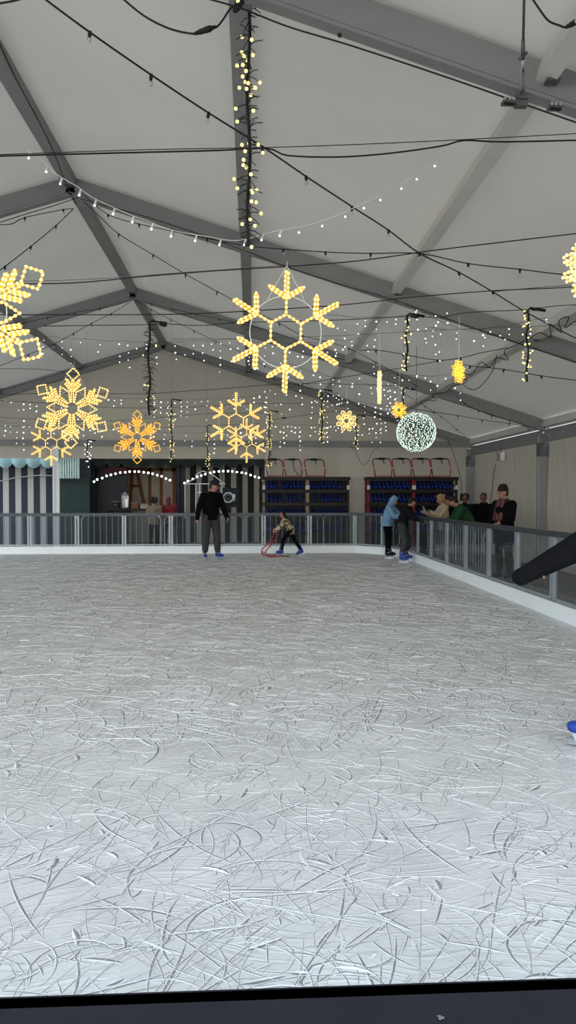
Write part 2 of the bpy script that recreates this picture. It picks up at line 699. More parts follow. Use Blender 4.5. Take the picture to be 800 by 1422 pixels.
mb.add(*gable_pts(XL, XR, ZB, 18))
mb.add(*gable_pts(XR, XO, ZB, 8))
mb.add(*gable_pts(XO, XE, -0.1, 18))
bmx = mb.build('wall_far', M_WALL, smooth=True)
struct(bmx, 'grey cloth gable wall at the far end, open below on the left', 'tent wall')
mb = MB()
mb.use(M_ALU).box(((XL + XE) / 2, YG - 0.02, 3.0), (XE - XL - 0.3, 0.08, 0.17))
struct(mb.build('trim_2', M_ALU), 'grey horizontal beam across the far gable wall', 'gable beam')
for x, w, what, m in ((P(371, 690, YG).x, 0.13, 'beside the left skate rack', M_ALU_L), (P(78.5, 690, YG).x, 0.16, 'beside the striped booth', M_KICK)):
    mb = MB()
    mb.box((x, YG - 0.02, 1.405), (w, 0.1, 3.01))
    mb.box((x - w * .3, YG - 0.08, 1.405), (w * .25, 0.03, 3.01))
    struct(mb.build('wall_post', m), 'pale upright post of the far gable, %s' % what, 'tent post')

# ground and ice -------------------------------------------------------------
mb = MB()
mb.add([(-70, -40, -0.1), (60, -40, -0.1), (60, 80, -0.1), (-70, 80, -0.1)], [(0, 1, 2, 3)])
struct(mb.build('ground', M_CONC), 'grey concrete ground around the rink', 'ground')

RX, RYF = 3.64, 18.75
CH = [(2.7, RYF), (3.3, 18.15), (RX, 17.0)]
RXL, RYN = -10.6, 0.45
mb = MB()
mb.use(M_ICE)
outline = [(RXL, RYN), (RX, RYN), (RX, 17.0), (3.3, 18.15), (2.7, RYF), (RXL, RYF)]
n = len(outline)
vs = [(x, y, 0.0) for x, y in outline] + [(x, y, -0.099) for x, y in outline]
mb.add(vs, [tuple(range(n))] + [(i, i + n, (i + 1) % n + n, (i + 1) % n) for i in range(n)])
rnd = random.Random(3)


def scratch(cx, cy, L, ang, curv, w, h, groove_shade, seg):
    """one blade mark: a raised lip of pushed-up ice with the dark cut beside it"""
    pts = []
    x, y, a = cx, cy, ang
    st = L / seg
    c = curv
    for i in range(seg + 1):
        pts.append((x, y))
        a += c * st
        c += rnd.uniform(-0.3, 0.3) * abs(curv) + rnd.uniform(-.1, .1)
        x += math.cos(a) * st
        y += math.sin(a) * st
    vs = []
    for i, (x, y) in enumerate(pts):
        if not (RXL + .1 < x < RX - .06 and RYN + .1 < y < RYF - .1) or (x > 2.5 and y > 16.8):
            return
        j0, j1 = max(0, i - 1), min(seg, i + 1)
        dx, dy = pts[j1][0] - pts[j0][0], pts[j1][1] - pts[j0][1]
        ln = math.hypot(dx, dy) or 1
        nx_, ny_ = -dy / ln, dx / ln
        t = math.sin(PI * (i + 0.15) / (seg + 0.3)) ** 0.6
        ww, hh = w * t, h * t * rnd.uniform(0.6, 1.2)
        g = ww * (1 + groove_shade)
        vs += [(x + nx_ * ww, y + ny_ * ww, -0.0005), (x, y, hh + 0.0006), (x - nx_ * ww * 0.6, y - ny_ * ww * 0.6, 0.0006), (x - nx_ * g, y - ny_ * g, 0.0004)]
    k0 = len(mb.v)
    for k, m in ((0, M_SNOW), (1, M_SNOW), (2, M_GROOVE_SHADE)):
        if k == 2 and groove_shade <= 0:
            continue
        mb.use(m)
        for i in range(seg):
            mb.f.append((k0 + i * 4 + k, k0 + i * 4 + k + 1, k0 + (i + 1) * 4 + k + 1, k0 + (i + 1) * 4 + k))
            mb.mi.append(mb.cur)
    mb.v.extend(vs)


def rand_floor(y0, y1):
    y = y0 + (y1 - y0) * rnd.random()
    x = rnd.uniform(-0.40 * y - 0.6, min(RX - 0.1, 0.50 * y + 0.6))
    return x, y


def ang_at(x):
    """left of the middle most marks run one way, to the right they turn every way"""
    r = rnd.random()
    if r < 0.40 - 0.05 * x:
        return rnd.gauss(0.75, 0.35)
    return rnd.gauss(2.0, 0.55) if r < 0.68 else rnd.uniform(0, PI)


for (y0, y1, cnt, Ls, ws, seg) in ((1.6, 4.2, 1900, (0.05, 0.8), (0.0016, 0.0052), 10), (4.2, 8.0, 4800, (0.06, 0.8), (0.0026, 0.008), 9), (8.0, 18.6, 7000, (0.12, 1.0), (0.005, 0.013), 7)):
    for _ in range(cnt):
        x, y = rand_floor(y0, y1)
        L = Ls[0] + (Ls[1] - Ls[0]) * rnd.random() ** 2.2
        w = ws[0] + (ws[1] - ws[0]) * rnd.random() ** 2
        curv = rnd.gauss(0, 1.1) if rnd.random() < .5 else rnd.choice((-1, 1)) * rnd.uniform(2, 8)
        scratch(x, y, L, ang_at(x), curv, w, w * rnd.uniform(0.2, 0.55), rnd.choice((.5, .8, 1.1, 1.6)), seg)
# short chips and gouges where blades stopped
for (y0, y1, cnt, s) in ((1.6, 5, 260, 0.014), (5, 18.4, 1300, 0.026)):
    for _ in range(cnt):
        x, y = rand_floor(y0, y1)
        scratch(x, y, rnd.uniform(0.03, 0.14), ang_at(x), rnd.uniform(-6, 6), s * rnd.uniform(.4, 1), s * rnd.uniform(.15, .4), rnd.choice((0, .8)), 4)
struct(mb.build('floor', M_ICE), 'grey-white rink ice scored all over with curved blade scratches', 'ice')


# kickboards
def kick(pts, label, name):
    m = MB()
    for (a, b) in zip(pts[:-1], pts[1:]):
        a, b = Vector((*a, 0.18)), Vector((*b, 0.18))
        m.bar(a, b, 0.06, 0.279)
        m.bar(a + Vector((0, 0, 0.012)), b + Vector((0, 0, 0.012)), 0.075, 0.02)
    struct(m.build(name, M_KICK), label, 'kickboard')


kick([(RXL, RYF + .03), (2.71, RYF + .03)], 'white kickboard along the far side of the ice', 'baseboard_far')
kick([(2.71, RYF + .03), (3.33, 18.17), (RX + .035, 17.0)], 'white kickboard round the far right corner of the ice', 'baseboard_corner')
kick([(RX + .035, 17.0), (RX + .035, 3.42)], 'white kickboard along the right side of the ice', 'baseboard_right')
kick([(RX + .035, 3.40), (RX + .035, 0.5)], 'white kickboard nearest on the right side of the ice', 'baseboard_right')


# ------------------------------------------------------------------ rink fence
def fence_panel(a, b, label, group):
    a, b = Vector((*a, 0)), Vector((*b, 0))
    d = b - a
    L = d.length
    t = thing('rink_barrier', label, 'rink barrier', a, math.atan2(d.y, d.x), group)
    z0, z1 = 0.195, 1.05
    MB().box((L / 2, 0, z1 - 0.02), (L - 0.004, 0.065, 0.035)).box((L / 2, 0, z1 - 0.055), (L - 0.004, 0.035, 0.035)).build('top_rail', M_RAIL, t)
    MB().box((L / 2, 0, z0 + 0.03), (L - 0.12, 0.04, 0.03)).build('bottom_rail', M_POST, t)
    for x in (0.035, L - 0.035):
        MB().box((x, 0, (z0 + z1 - 0.07) / 2), (0.045, 0.045, z1 - z0 - 0.075)).box((x, 0, z0 + 0.004), (0.066, 0.07, 0.008)).build('post', M_POST, t)
    x0_, x1_, za, zb_ = 0.057, L - 0.057, z0 + 0.045, z1 - 0.072
    MB().add([(x0_, 0, za), (x1_, 0, za), (x1_, 0, zb_), (x0_, 0, zb_)], [(0, 1, 2, 3)]).build('acrylic_pane', M_ACR, t)
    return t


ord_ = ['first', 'second', 'third', 'fourth', 'fifth', 'sixth', 'seventh', 'eighth', 'ninth', 'tenth', 'eleventh', 'twelfth', 'thirteenth', 'fourteenth', 'fifteenth', 'sixteenth']
xx = 2.70
k = 0
while xx > -8.4:
    fence_panel((xx - 1.2, RYF + .03), (xx, RYF + .03), 'clear acrylic rink barrier, far side, %s from the right corner' % ord_[k], 'far rink barriers')
    xx -= 1.2
    k += 1
fence_panel((2.71, RYF + .03), (3.33, 18.17), 'short acrylic rink barrier at the far right corner, beside the far side', 'corner rink barriers')
fence_panel((3.33, 18.17), (RX + .035, 17.02), 'short acrylic rink barrier at the far right corner, beside the right side', 'corner rink barriers')
yy = 17.0
k = 0
while yy > 1.0:
    fence_panel((RX + .035, yy), (RX + .035, yy - 1.2), 'clear acrylic rink barrier along the right side, %s from the far corner' % ord_[k], 'right rink barriers')
    yy -= 1.2
    k += 1
# nearest barrier, black cap seen from above
t = thing('rink_barrier', 'black-capped rink barrier right under the viewer', 'rink barrier', (0, 0.0, 0))
MB().box((0.1, 0.46, 1.03), (3.4, 0.28, 0.04)).box((0.1, 0.592, 1.025), (3.4, 0.012, 0.05)).build('top_rail', M_RAILB, t)
MB().box((0.1, 0.47, 0.6), (3.3, 0.01, 0.80)).build('acrylic_pane', M_ACR, t)
for x in (-1.5, 0.1, 1.7):
    MB().box((x, 0.47, 0.45), (0.05, 0.05, 1.1)).build('post', M_POST, t)
MB().box((0.1, 0.47, 0.05), (3.4, 0.06, 0.3)).build('kickboard', M_KICK, t)
g = ground_at(612, 1414, 1.05)
mb = MB()
for i in range(9):
    mb.hull([((rnd.uniform(-.004, .004), rnd.uniform(-.004, .004), 0.0006), (rnd.uniform(.001, .0028), rnd.uniform(.001, .0028), .0009))], 1)
me = remesh(mb, 0.0005, 1)
o = link('snow_crumb', me, mat('dirty_snow', (104, 108, 112), .8))
o.scale = (.6, .6, .6)
o.location = (g.x, g.y, 1.0505)
tag(o, 'tiny dirty-white crumb of snow on the black rail cap', 'snow')


# crowd barricades standing behind the far fence
def make_barricade():
    t = thing('crowd_barricade', '', 'barricade')
    W, z0, z1, r = 2.1, 0.12, 0.98, 0.13
    pts = []
    for (cx, cz, a0) in ((W - r, z1 - r, 0), (r, z1 - r, 90), (r, z0 + r, 180), (W - r, z0 + r, 270)):
        for s in range(5):
            a = math.radians(a0 + s * 22.5)
            pts.append((cx + r * math.cos(a), 0, cz + r * math.sin(a)))
    MB().tube(pts, 0.017, 8, True).build('frame', M_GALV, t, True)
    first = None
    for i in range(12):
        x = 0.17 + i * (W - 0.34) / 11
        if first is None:
            first = MB().cyl((0, 0, z0), (0, 0, z1), 0.009, n=6).build('bar', M_GALV, t)
            first.location = (x, 0, 0)
        else:
            c = first.copy()
            COL.objects.link(c)
            c.parent = t
            c.location = (x, 0, 0)
    for x in (0.35, W - 0.35):
        MB().tube([(x, -0.28, -0.08), (x, -0.22, 0.0), (x, 0, 0.12), (x, 0.22, 0.0), (x, 0.28, -0.08)], 0.014, 6).build('foot', M_GALV, t)
    return t


B0 = make_barricade()
spots = [(-9.0, 19.5), (-6.75, 19.5), (-4.55, 19.5), (-2.35, 19.5), (-0.15, 19.5), (1.95, 19.6)]
for i, (x, y) in enumerate(spots):
    b = B0 if i == 0 else copy_tree(B0)
    b.location = (x, y, -0.02)
    tag(b, 'galvanised barred barricade behind the far rink barrier, %s from the left' % ord_[i], 'barricade', 'crowd barricades')
for i, (y, xo) in enumerate(((16.6, 4.1), (14.3, 4.1))):
    b = copy_tree(B0)
    b.location = (xo, y, -0.02)
    b.rotation_euler = (0, 0, -PI / 2)
    tag(b, 'galvanised crowd barricade standing behind the right barrier, %s from the far corner' % ord_[i], 'barricade', 'crowd barricades')


# ------------------------------------------------------------------ skates and racks
M_SKB = mat('blue_boot_plastic', (30, 62, 156), 0.35, 0, 0.15, 20)
M_SKD = mat('dark_boot_liner', (18, 22, 40), 0.7, 0, 0.2, 20)
M_SKH = mat('pale_blade_holder', (190, 200, 210), 0.4, 0, 0.1, 20)


def skate_boot(mb, m1, m2):
    """ice skate, toe along +x, blade edge at z=0"""
    mb.use(m1)
    mb.hull([((0.11, 0, 0.105), (0.045, 0.042, 0.035)), ((0.03, 0, 0.115), (0.05, 0.045, 0.045)), ((-0.07, 0, 0.115), (0.045, 0.04, 0.045))], 2)
    mb.hull([((-0.055, 0, 0.13), (0.055, 0.043, 0.05)), ((-0.045, 0, 0.27), (0.055, 0.048, 0.02))], 2)
    mb.use(m2)
    mb.hull([((-0.042, 0, 0.27), (0.045, 0.04, 0.02)), ((-0.04, 0, 0.30), (0.04, 0.036, 0.012))], 1)
    mb.hull([((0.02, 0, 0.165), (0.02, 0.03, 0.01)), ((-0.005, 0, 0.27), (0.015, 0.03, 0.02))], 1)


def skate_buckles(mb):
    mb.use(M_SKH)
    mb.hull([((0.03, 0.035, 0.155), 0.008), ((0.03, -0.035, 0.155), 0.008), ((0.035, 0, 0.168), 0.008)], 1)
    mb.hull([((0.0, 0.046, 0.225), 0.008), ((0.0, -0.046, 0.225), 0.008), ((0.012, 0, 0.23), 0.008)], 1)


def skate_blade(mb):
    mb.use(M_SKH)
    mb.hull([((0.10, 0, 0.068), (0.03, 0.02, 0.008)), ((0.09, 0, 0.03), (0.02, 0.006, 0.006))], 1)
    mb.hull([((-0.08, 0, 0.068), (0.03, 0.02, 0.008)), ((-0.075, 0, 0.03), (0.02, 0.006, 0.006))], 1)
    mb.use(M_STEEL)
    mb.box((0.012, 0, 0.017), (0.27, 0.006, 0.032))


mb = MB()
skate_boot(mb, M_SKB, M_SKD)
_h, M_SKH = M_SKH, mat('dark_blue_blade_holder', (26, 38, 92), 0.4, 0, 0.1, 20)
skate_buckles(mb)
skate_blade(mb)
M_SKH = _h
ME_SKATE = mb.mesh('skate', None, True)
M_RACKD = mat('dark_rack_steel', (34, 28, 28), 0.5, 0.3, 0.2, 10)
M_RACKR = mat('red_rack_steel', (128, 34, 36), 0.5, 0.2, 0.15, 10)
M_RACKT = mat('tan_rack_upright', (150, 126, 100), 0.6, 0, 0.15, 10)
M_TAG = mat('white_size_tag', (220, 214, 208), 0.6, 0, 0.05, 10)


def rack(x0, x1, y, mu, label, who):
    """a two-bay rack of shelves with skates standing on them"""
    t = thing('skate_rack', label, 'skate rack', (x0, y, -0.1))
    W = x1 - x0
    H = 2.08
    xm = W * 0.515
    for i, x in enumerate((0.03, xm, W - 0.03)):
        m = MB()
        for yy in (-0.2, 0.2):
            m.box((x, yy, H / 2), (0.06 if i != 1 else 0.09, 0.05, H))
        m.box((x, 0, 0.3), (0.03, 0.36, 0.04)).box((x, 0, H - 0.2), (0.03, 0.36, 0.04))
        m.build('upright', mu if i != 2 else M_RACKD, t)
    zs = [0.14, 0.55, 0.96, 1.37, 1.73]
    MB().box((W / 2, 0, H), (W + 0.06, 0.5, 0.09)).build('top_shelf', M_RACKD, t)
    for z in zs:
        MB().box((W / 2, -0.0, z), (W, 0.46, 0.03)).box((W / 2, -0.225, z - 0.01), (W, 0.02, 0.085)).build('shelf', M_RACKD, t)
    MB().box((W / 2, 0.235, H / 2), (W, 0.012, H - 0.1)).build('back_panel', M_RACKD, t)
    for i, x in enumerate((0.03, xm, W - 0.03)):
        MB().box((x, -0.232, 1.83), (0.08 if i != 1 else 0.11, 0.01, 0.12)).build('size_tag', M_TAG, t)
    rows = [(1.73, 'top'), (1.37, 'second'), (0.96, 'third'), (0.55, 'fourth')]
    for z, rn in rows:
        for bay, (a, b) in enumerate(((0.09, xm - 0.07), (xm + 0.08, W - 0.09))):
            n = 10
            for i in range(n):
                x = a + (b - a) * (i + .5) / n
                if rnd.random() < 0.04:
                    continue
                o = bpy.data.objects.new('ice_skate', ME_SKATE)
                COL.objects.link(o)
                o.location = (x0 + x, y - 0.06, -0.1 + z + 0.0155)
                o.rotation_euler = (0, 0, -PI / 2 + rnd.uniform(-.15, .15))
                o.scale = (0.95, 0.98, rnd.uniform(0.84, 0.91))
                tag(o, 'blue skate, %s from the left, %s row, %s bay of the %s rack' % (ord_[i], rn, ('left', 'right')[bay], who), 'skate', 'blue rental skates on the racks')
    return t


YR = 20.25
a, b = P(365, 690, YR - .2), P(485, 690, YR - .2)
RK1 = (a.x, b.x)
rack(a.x, b.x, YR, M_RACKT, 'dark shelving rack of blue skates beside the open doorway', 'left')
a, b = P(510, 690, YR - .2), P(635, 690, YR - .2)
RK2 = (a.x, b.x)
rack(a.x, b.x, YR, M_RACKR, 'red-framed shelving rack of blue skates in the right corner', 'right')

# skating aids: red tube frames
M_RED = mat('red_tube', (176, 36, 48), 0.4, 0.1, 0.1, 20)
M_GRIP = mat('black_grip', (20, 18, 18), 0.7, 0, 0.1, 20)
M_JOINT = mat('pale_joint', (214, 190, 184), 0.4, 0, 0.05, 20)


def make_aid(label, group, loc, rz, sc):
    """frame on two sled loops, open at the back, with a handle bar on top; pushes along +x"""
    t = thing('skating_aid', label, 'skating aid', loc, rz, group)
    t.scale = (sc, sc, sc)
    w = 0.27
    for s in (-1, 1):
        pts = [(-0.42, s * w, 0.02), (0.20, s * w * .93, 0.02)]
        for i in range(1, 7):
            a = -PI / 2 + i / 6 * (PI * 0.72)
            pts.append((0.20 + 0.12 * math.cos(a), s * w * .9, 0.14 + 0.12 * math.sin(a)))
        pts += [(0.02, s * w * .85, 0.50), (-0.10, s * w * .8, 0.74), (-0.13, s * (w * .8 - .03), 0.80)]
        MB().tube(pts, 0.0165, 8).build('side_tube', M_RED, t, True)
        MB().cyl((0.16, s * w * .88, 0.285), (0.142, s * w * .88, 0.32), 0.021, n=8).build('joint_sleeve', M_JOINT, t)
    MB().tube([(-0.13, -w * .8 + .03, 0.80), (-0.14, -w * .4, 0.815), (-0.14, w * .4, 0.815), (-0.13, w * .8 - .03, 0.80)], 0.0165, 8).build('handle_bar', M_RED, t, True)
    MB().tube([(-0.14, -0.09, 0.816), (-0.14, 0.09, 0.816)], 0.026, 8).tube([(-0.14, 0, 0.816), (-0.11, 0.02, 0.70)], 0.012, 6).build('grip', M_GRIP, t)
    MB().tube([(0.05, -w * .86, 0.47), (0.05, w * .86, 0.47)], 0.012, 6).build('cross_bar', M_RED, t)
    MB().tube([(0.312, -w * .9, 0.14), (0.335, 0, 0.14), (0.312, w * .9, 0.14)], 0.0165, 6).build('front_bar', M_RED, t)
    return t


def rack_aid(px0, px1, pyt, pyb, label, group, strap):
    """the same aid standing on top of a rack, seen from behind as a tall hoop"""
    y = YR + 0.02
    a, b = P(px0, pyb, y), P(px1, pyb, y)
    zb = -0.1 + 2.08 + 0.045
    zt = P(px0, pyt, y).z
    cx = (a.x + b.x) / 2
    W = b.x - a.x
    t = thing('skating_aid', label, 'skating aid', (cx, y, zb), 0, group)
    h = zt - zb
    r = 0.0165
    tilt = -0.05
    pts = [(-W / 2 + .03, 0.10, r), (-W / 2 + 0.02, 0.0, r + .03)]
    pts += [(-W / 2 + tilt * 0.3, -0.02, h * 0.5), (-W / 2 + tilt, 0, h - 0.07), (-W / 2 + tilt + 0.02, 0, h - 0.02), (-W / 2 + tilt + 0.06, 0, h)]
    q = [(W / 2 + tilt - 0.06, 0, h), (W / 2 + tilt - 0.02, 0, h - 0.02), (W / 2 + tilt, 0, h - 0.07), (W / 2 + tilt * 0.3, -0.02, h * 0.5), (W / 2 - 0.02, 0.0, r + .03), (W / 2 - .03, 0.10, r)]
    MB().tube(pts, r, 8).build('side_tube', M_RED, t, True)
    MB().tube(q, r, 8).build('side_tube', M_RED, t, True)
    MB().tube([pts[-1], q[0]], r, 8).build('handle_bar', M_RACKD, t, True)
    MB().tube([(pts[1][0], 0, r + .012), (q[-2][0], 0, r + .012)], 0.012, 6).build('cross_bar', M_RED, t)
    MB().tube([(tilt - 0.09, 0, h), (tilt + 0.09, 0, h)], 0.03, 8).tube([(tilt + .02, -.02, h), (tilt + 0.06, -0.03, h - (0.12 if not strap else h * 0.6)), (tilt + (0.07 if not strap else .2), -0.03, h - (0.15 if not strap else h - .03))], 0.012, 6).build('grip', M_GRIP, t)
    for s, p in ((-1, pts[2]), (1, q[3])):
        MB().cyl((p[0], p[1], p[2] - .02), (p[0], p[1], p[2] + .02), 0.022, n=8).build('joint_sleeve', M_JOINT, t)


for i, (x0, x1) in enumerate(((371, 394), (396, 420), (425, 452))):
    rack_aid(x0, x1, 638, 665, 'red tube skating aid on top of the left rack, %s from the left' % ord_[i], 'skating aids on the racks', i == 1)
for i, (x0, x1) in enumerate(((520, 545), (547, 572), (574, 599), (600, 626))):
    rack_aid(x0, x1, 637, 664, 'red tube skating aid on top of the right rack, %s from the left' % ord_[i], 'skating aids on the racks', False)

# ------------------------------------------------------------------ hanging decorations
def poly(pts, r, mb, n=6, closed=False):
    mb.tube(pts, r, n, closed)


def beads_along(pts, step, r, mb, closed=False, jit=0.0, lev=1):
    pts = [Vector(p) for p in pts] + ([Vector(pts[0])] if closed else [])
    acc = step * 0.5
    for a, b in zip(pts[:-1], pts[1:]):
        L = (b - a).length
        while acc < L:
            p = a + (b - a) * (acc / L)
            if jit:
                p = p + Vector((rnd.uniform(-jit, jit), rnd.uniform(-jit, jit), rnd.uniform(-jit, jit)))
            mb.ball(p, r, lev)
            acc += step
        acc -= L


def pol(r, a, lat=0.0):
    """point at radius r along direction a (degrees, in the x-z plane), lat to its side"""
    a = math.radians(a)
    return Vector((r * math.cos(a) - lat * math.sin(a), 0, r * math.sin(a) + lat * math.cos(a)))


def loop_seg(a, b, w):
    """thin closed loop of rope between a and b"""
    d = (b - a).normalized()
    s = Vector((-d.z, 0, d.x)) * w
    return [a + s, b + s - d * w * .5, b + d * w * .4, b - s - d * w * .5, a - s]


def flake_branched(R):
    """hexagon with six branched arms: list of (points, closed)"""
    out = [([pol(0.29 * R, 90 + 60 * k) for k in range(6)], True)]
    for k in range(6):
        a = 90 + 60 * k
        out.append(([pol(0.29 * R, a), pol(0.60 * R, a)], False))
        c = pol(0.57 * R, a)
        out.append((loop_seg(c, pol(1.0 * R, a), 0.026 * R), False))
        for s in (-1, 1):
            out.append((loop_seg(c, c + (pol(0.33 * R, a + s * 58)), 0.024 * R), False))
    return out


def flake_petals(R):
    """six petals, six chevron arms with diamond tips"""
    out = []
    for k in range(6):
        a = 60 * k
        out.append(([pol(.13 * R, a, .02 * R), pol(.40 * R, a, .125 * R), pol(.60 * R, a), pol(.40 * R, a, -.125 * R), pol(.13 * R, a, -.02 * R)], False))
        b = a + 30
        for l in (-.03, .03):
            out.append(([pol(.14 * R, b, l * R), pol(.69 * R, b, l * .7 * R)], False))
        for r0 in (.43, .555):
            for s in (-1, 1):
                c = pol(r0 * R, b, s * .03 * R)
                out.append((loop_seg(c, c + pol(.235 * R * (1.0 if r0 < .5 else .9), b + s * 40), .017 * R), False))
        out.append(([pol(.695 * R, b), pol(.85 * R, b, .15 * R), pol(1.0 * R, b), pol(.85 * R, b, -.15 * R)], True))
    return out


def build_flake(kind, px, py, Y, Rpx, label, rz=0.0, tilt=0.0, amber=False, ztop=None):
    c = P(px, py, Y)
    R = (Rpx / F_PX) * Y
    t = thing('snowflake_light', label, 'snowflake light', c, rz, 'rope light snowflakes')
    t.rotation_euler = (0, tilt, rz)
    segs = flake_petals(R) if kind == 'petal' else flake_branched(R)
    r = 0.0075
    mt, mbd = MB(), MB()
    for pts, cl in segs:
        mt.tube(pts, r, 6, cl)
        beads_along(pts, 0.031, 0.0108, mbd, cl)
    mt.build('rope_tube', M_ROPEO if amber else M_ROPE, t, True)
    o = mbd.build('led_beads', M_BEADA if amber else M_BEAD, t, True)
    o['kind'] = 'stuff'
    if kind != 'petal':
        MB().tube([pol(.60 * R, i * 10) + Vector((0, .012, 0)) for i in range(36)], 0.004, 5, True).build('support_ring', M_WHITEW, t, True)
    else:
        MB().tube([pol(.44 * R, i * 10) + Vector((0, .014, 0)) for i in range(36)], 0.004, 5, True).build('support_ring', M_WHITEW, t, True)
    zr = ztop if ztop else min(roof_z(c.x) - 0.1, c.z + R + 0.07)
    h = zr - c.z
    MB().tube([pol(.62 * R, 60) + Vector((0, 0.012, 0)), (0.0, 0.012, R * 1.0 + .04), (0, .012, h)], 0.0025, 4).tube([pol(.62 * R, 120) + Vector((0, 0.012, 0)), (-0.004, 0.012, R * 1.0 + .04)], 0.0025, 4).build('hanging_wire', M_WHITEW, t)
    return t


build_flake('petal', -44, 432, 4.4, 114, 'big snowflake light with diamond tips cut off by the left edge of the photo', 0.0, 0.03)
build_flake('petal', 100, 567, 9.1, 55, 'snowflake light with petals and diamond tips, above the light blue awning', 0.05, 0.04)
build_flake('petal', 190.5, 607, 13.9, 36.5, 'small snowflake light with diamond tips, above the dark green kiosk doorway', 0.0, 0.0, True)
build_flake('branch', 397, 461, 4.8, 83, 'large branched hexagon snowflake light in the middle of the tent', 0.03, 0.02)
build_flake('branch', 328, 586, 10.3, 40, 'mid-size branched hexagon snowflake light above the man in black', 0.05, 0.0)
build_flake('branch', 342.5, 612, 14.7, 30, 'small branched snowflake light overlapping the lower edge of a bigger one', -0.05, 0.0)
build_flake('branch', 71, 616, 14.7, 30, 'small branched snowflake light at the awning, below a diamond-tipped one', 0.05, 0.0)


def starburst(px, py, Y, Rpx, rz, label, amber):
    """little flake densely set with leds: ring of round lobes"""
    c = P(px, py, Y)
    R = (Rpx / F_PX) * Y
    t = thing('starburst_light', label, 'starburst light', c, rz, 'small starburst lights')
    mt, mbd = MB(), MB()
    segs = [([pol(.30 * R, i * 60) for i in range(6)], True)]
    for k in range(8):
        a = 45 * k + 22.5
        segs.append(([pol(.28 * R, a), pol(.6 * R, a, .17 * R), pol(.85 * R, a, .16 * R), pol(1.0 * R, a), pol(.85 * R, a, -.16 * R), pol(.6 * R, a, -.17 * R)], True))
        segs.append(([pol(.3 * R, a), pol(.8 * R, a)], False))
    for pts, cl in segs:
        mt.tube(pts, 0.003, 5, cl)
        for s in (-1, 1):
            off = [Vector(p) + Vector((0, s * 0.012, 0)) for p in pts]
            beads_along(off, 0.027, 0.0078 if amber else 0.0085, mbd, cl, 0.004)
    mt.build('wire_frame', M_ROPEO if amber else M_ROPE, t)
    mbd.build('led_beads', M_BEADA if amber else M_BEAD, t, True)['kind'] = 'stuff'
    h = min(roof_z(c.x) - .1 - c.z, 0.55)
    MB().tube([(0, 0, R * .95), (0.01, 0, h)], 0.003, 4).build('hanging_wire', M_WHITEW, t)
    return t


starburst(812, 376, 3.65, 39, 0.35, 'big warm starburst light cut off by the right edge of the photo', False)
starburst(637, 516, 7.2, 16, 0.8, 'amber starburst light seen at a slant, upper right of the white light ball', True)
starburst(554, 569.5, 9.5, 11.5, 0.2, 'amber starburst light just upper left of the white light ball', True)
starburst(481, 584.5, 10.8, 15, 0.1, 'warm white starburst light over the gap between the skate racks', False)
starburst(527, 538, 7.5, 23, 1.38, 'starburst light turned edge-on like a glowing spindle', False)

# light ball
c = P(578, 600, 12.8)
t = thing('light_ball', 'large hanging ball of cool white string lights above the right skate rack', 'light ball', c)
Rb = 27 * 12.8 / F_PX
mw, ml = MB(), MB()
for k in range(6):
    a = PI * k / 6
    mw.tube([(Rb * math.cos(i * PI / 12) * math.cos(a), Rb * math.cos(i * PI / 12) * math.sin(a), Rb * math.sin(i * PI / 12)) for i in range(24)], 0.004, 5, True)
for zz in (-.5, 0, .5):
    rr = math.sqrt(1 - zz * zz) * Rb
    mw.tube([(rr * math.cos(i * PI / 12), rr * math.sin(i * PI / 12), zz * Rb) for i in range(24)], 0.004, 5, True)
for i in range(620):
    z = 1 - 2 * (i + .5) / 620
    a = i * 2.39996 + rnd.uniform(-.12, .12)
    q = math.sqrt(max(0, 1 - z * z))
    ml.ball((Rb * q * math.cos(a), Rb * q * math.sin(a), Rb * z + rnd.uniform(-.008, .008)), 0.0095, 1)
mw.build('wire_frame', M_GREYW, t)
ml.build('led_beads', M_LEDG, t, True)['kind'] = 'stuff'
MB().tube([(0, 0, Rb), (0.0, 0, roof_z(c.x) - c.z - .1)], 0.004, 5).build('hanging_wire', M_BLACK, t)


# drop garlands: dark stem with twig-like leads, warm leds at their tips
def garland(px, yt, yb, Y, lit, label, twig=0.06, bead=0.0095, dens=1.0, mled=None, wire=True):
    a, b = P(px, yt, Y), P(px, yb, Y)
    L = a.z - b.z
    t = thing('drop_light', label, 'drop light', a, 0, 'hanging cluster drop lights')
    ms, mt, ml = MB(), MB(), MB()
    pts = [(0.012 * math.sin(i * .9), 0.008 * math.cos(i * 1.3), -L * i / 14) for i in range(15)]
    ms.tube(pts, 0.012, 6)
    nn = int(L / 0.0165 * dens)
    for i in range(nn):
        z = -L * (i + .5) / nn
        an = rnd.uniform(0, 2 * PI)
        ln = rnd.uniform(.5, 1.1) * twig
        rise = rnd.uniform(-.7, .5)
        p0 = Vector((0, 0, z))
        p1 = p0 + Vector((math.cos(an) * ln, math.sin(an) * ln, rise * ln))
        pm = p0.lerp(p1, .5) + Vector((0, 0, .12 * ln))
        mt.tube([p0, pm, p1], 0.0036, 4)
        cl = 0.5 + 0.5 * math.sin(z * 14 / max(L, .8) + px)
        if rnd.random() < lit * (0.35 + 1.3 * cl):
            ml.ball(p1, bead, 1)
    ms.build('stem', M_BLACK, t)
    mt.build('twig_leads', M_BLACK, t)['kind'] = 'stuff'
    if ml.v:
        ml.build('led_tips', mled or M_BEAD, t, True)['kind'] = 'stuff'
    if wire:
        MB().tube([(0, 0, 0), (0, 0, roof_z(a.x) - a.z - .06)], .0015, 4).build('hanging_wire', M_GREYW, t)
    MB().tube([(0, 0, 0.0), (0.03, 0, .03), (.12, .0, .012)], 0.011, 6).tube([(.12, 0, .012), (.2, 0, 0.0)], 0.017, 6).build('plug', M_BLACK, t)
    return t


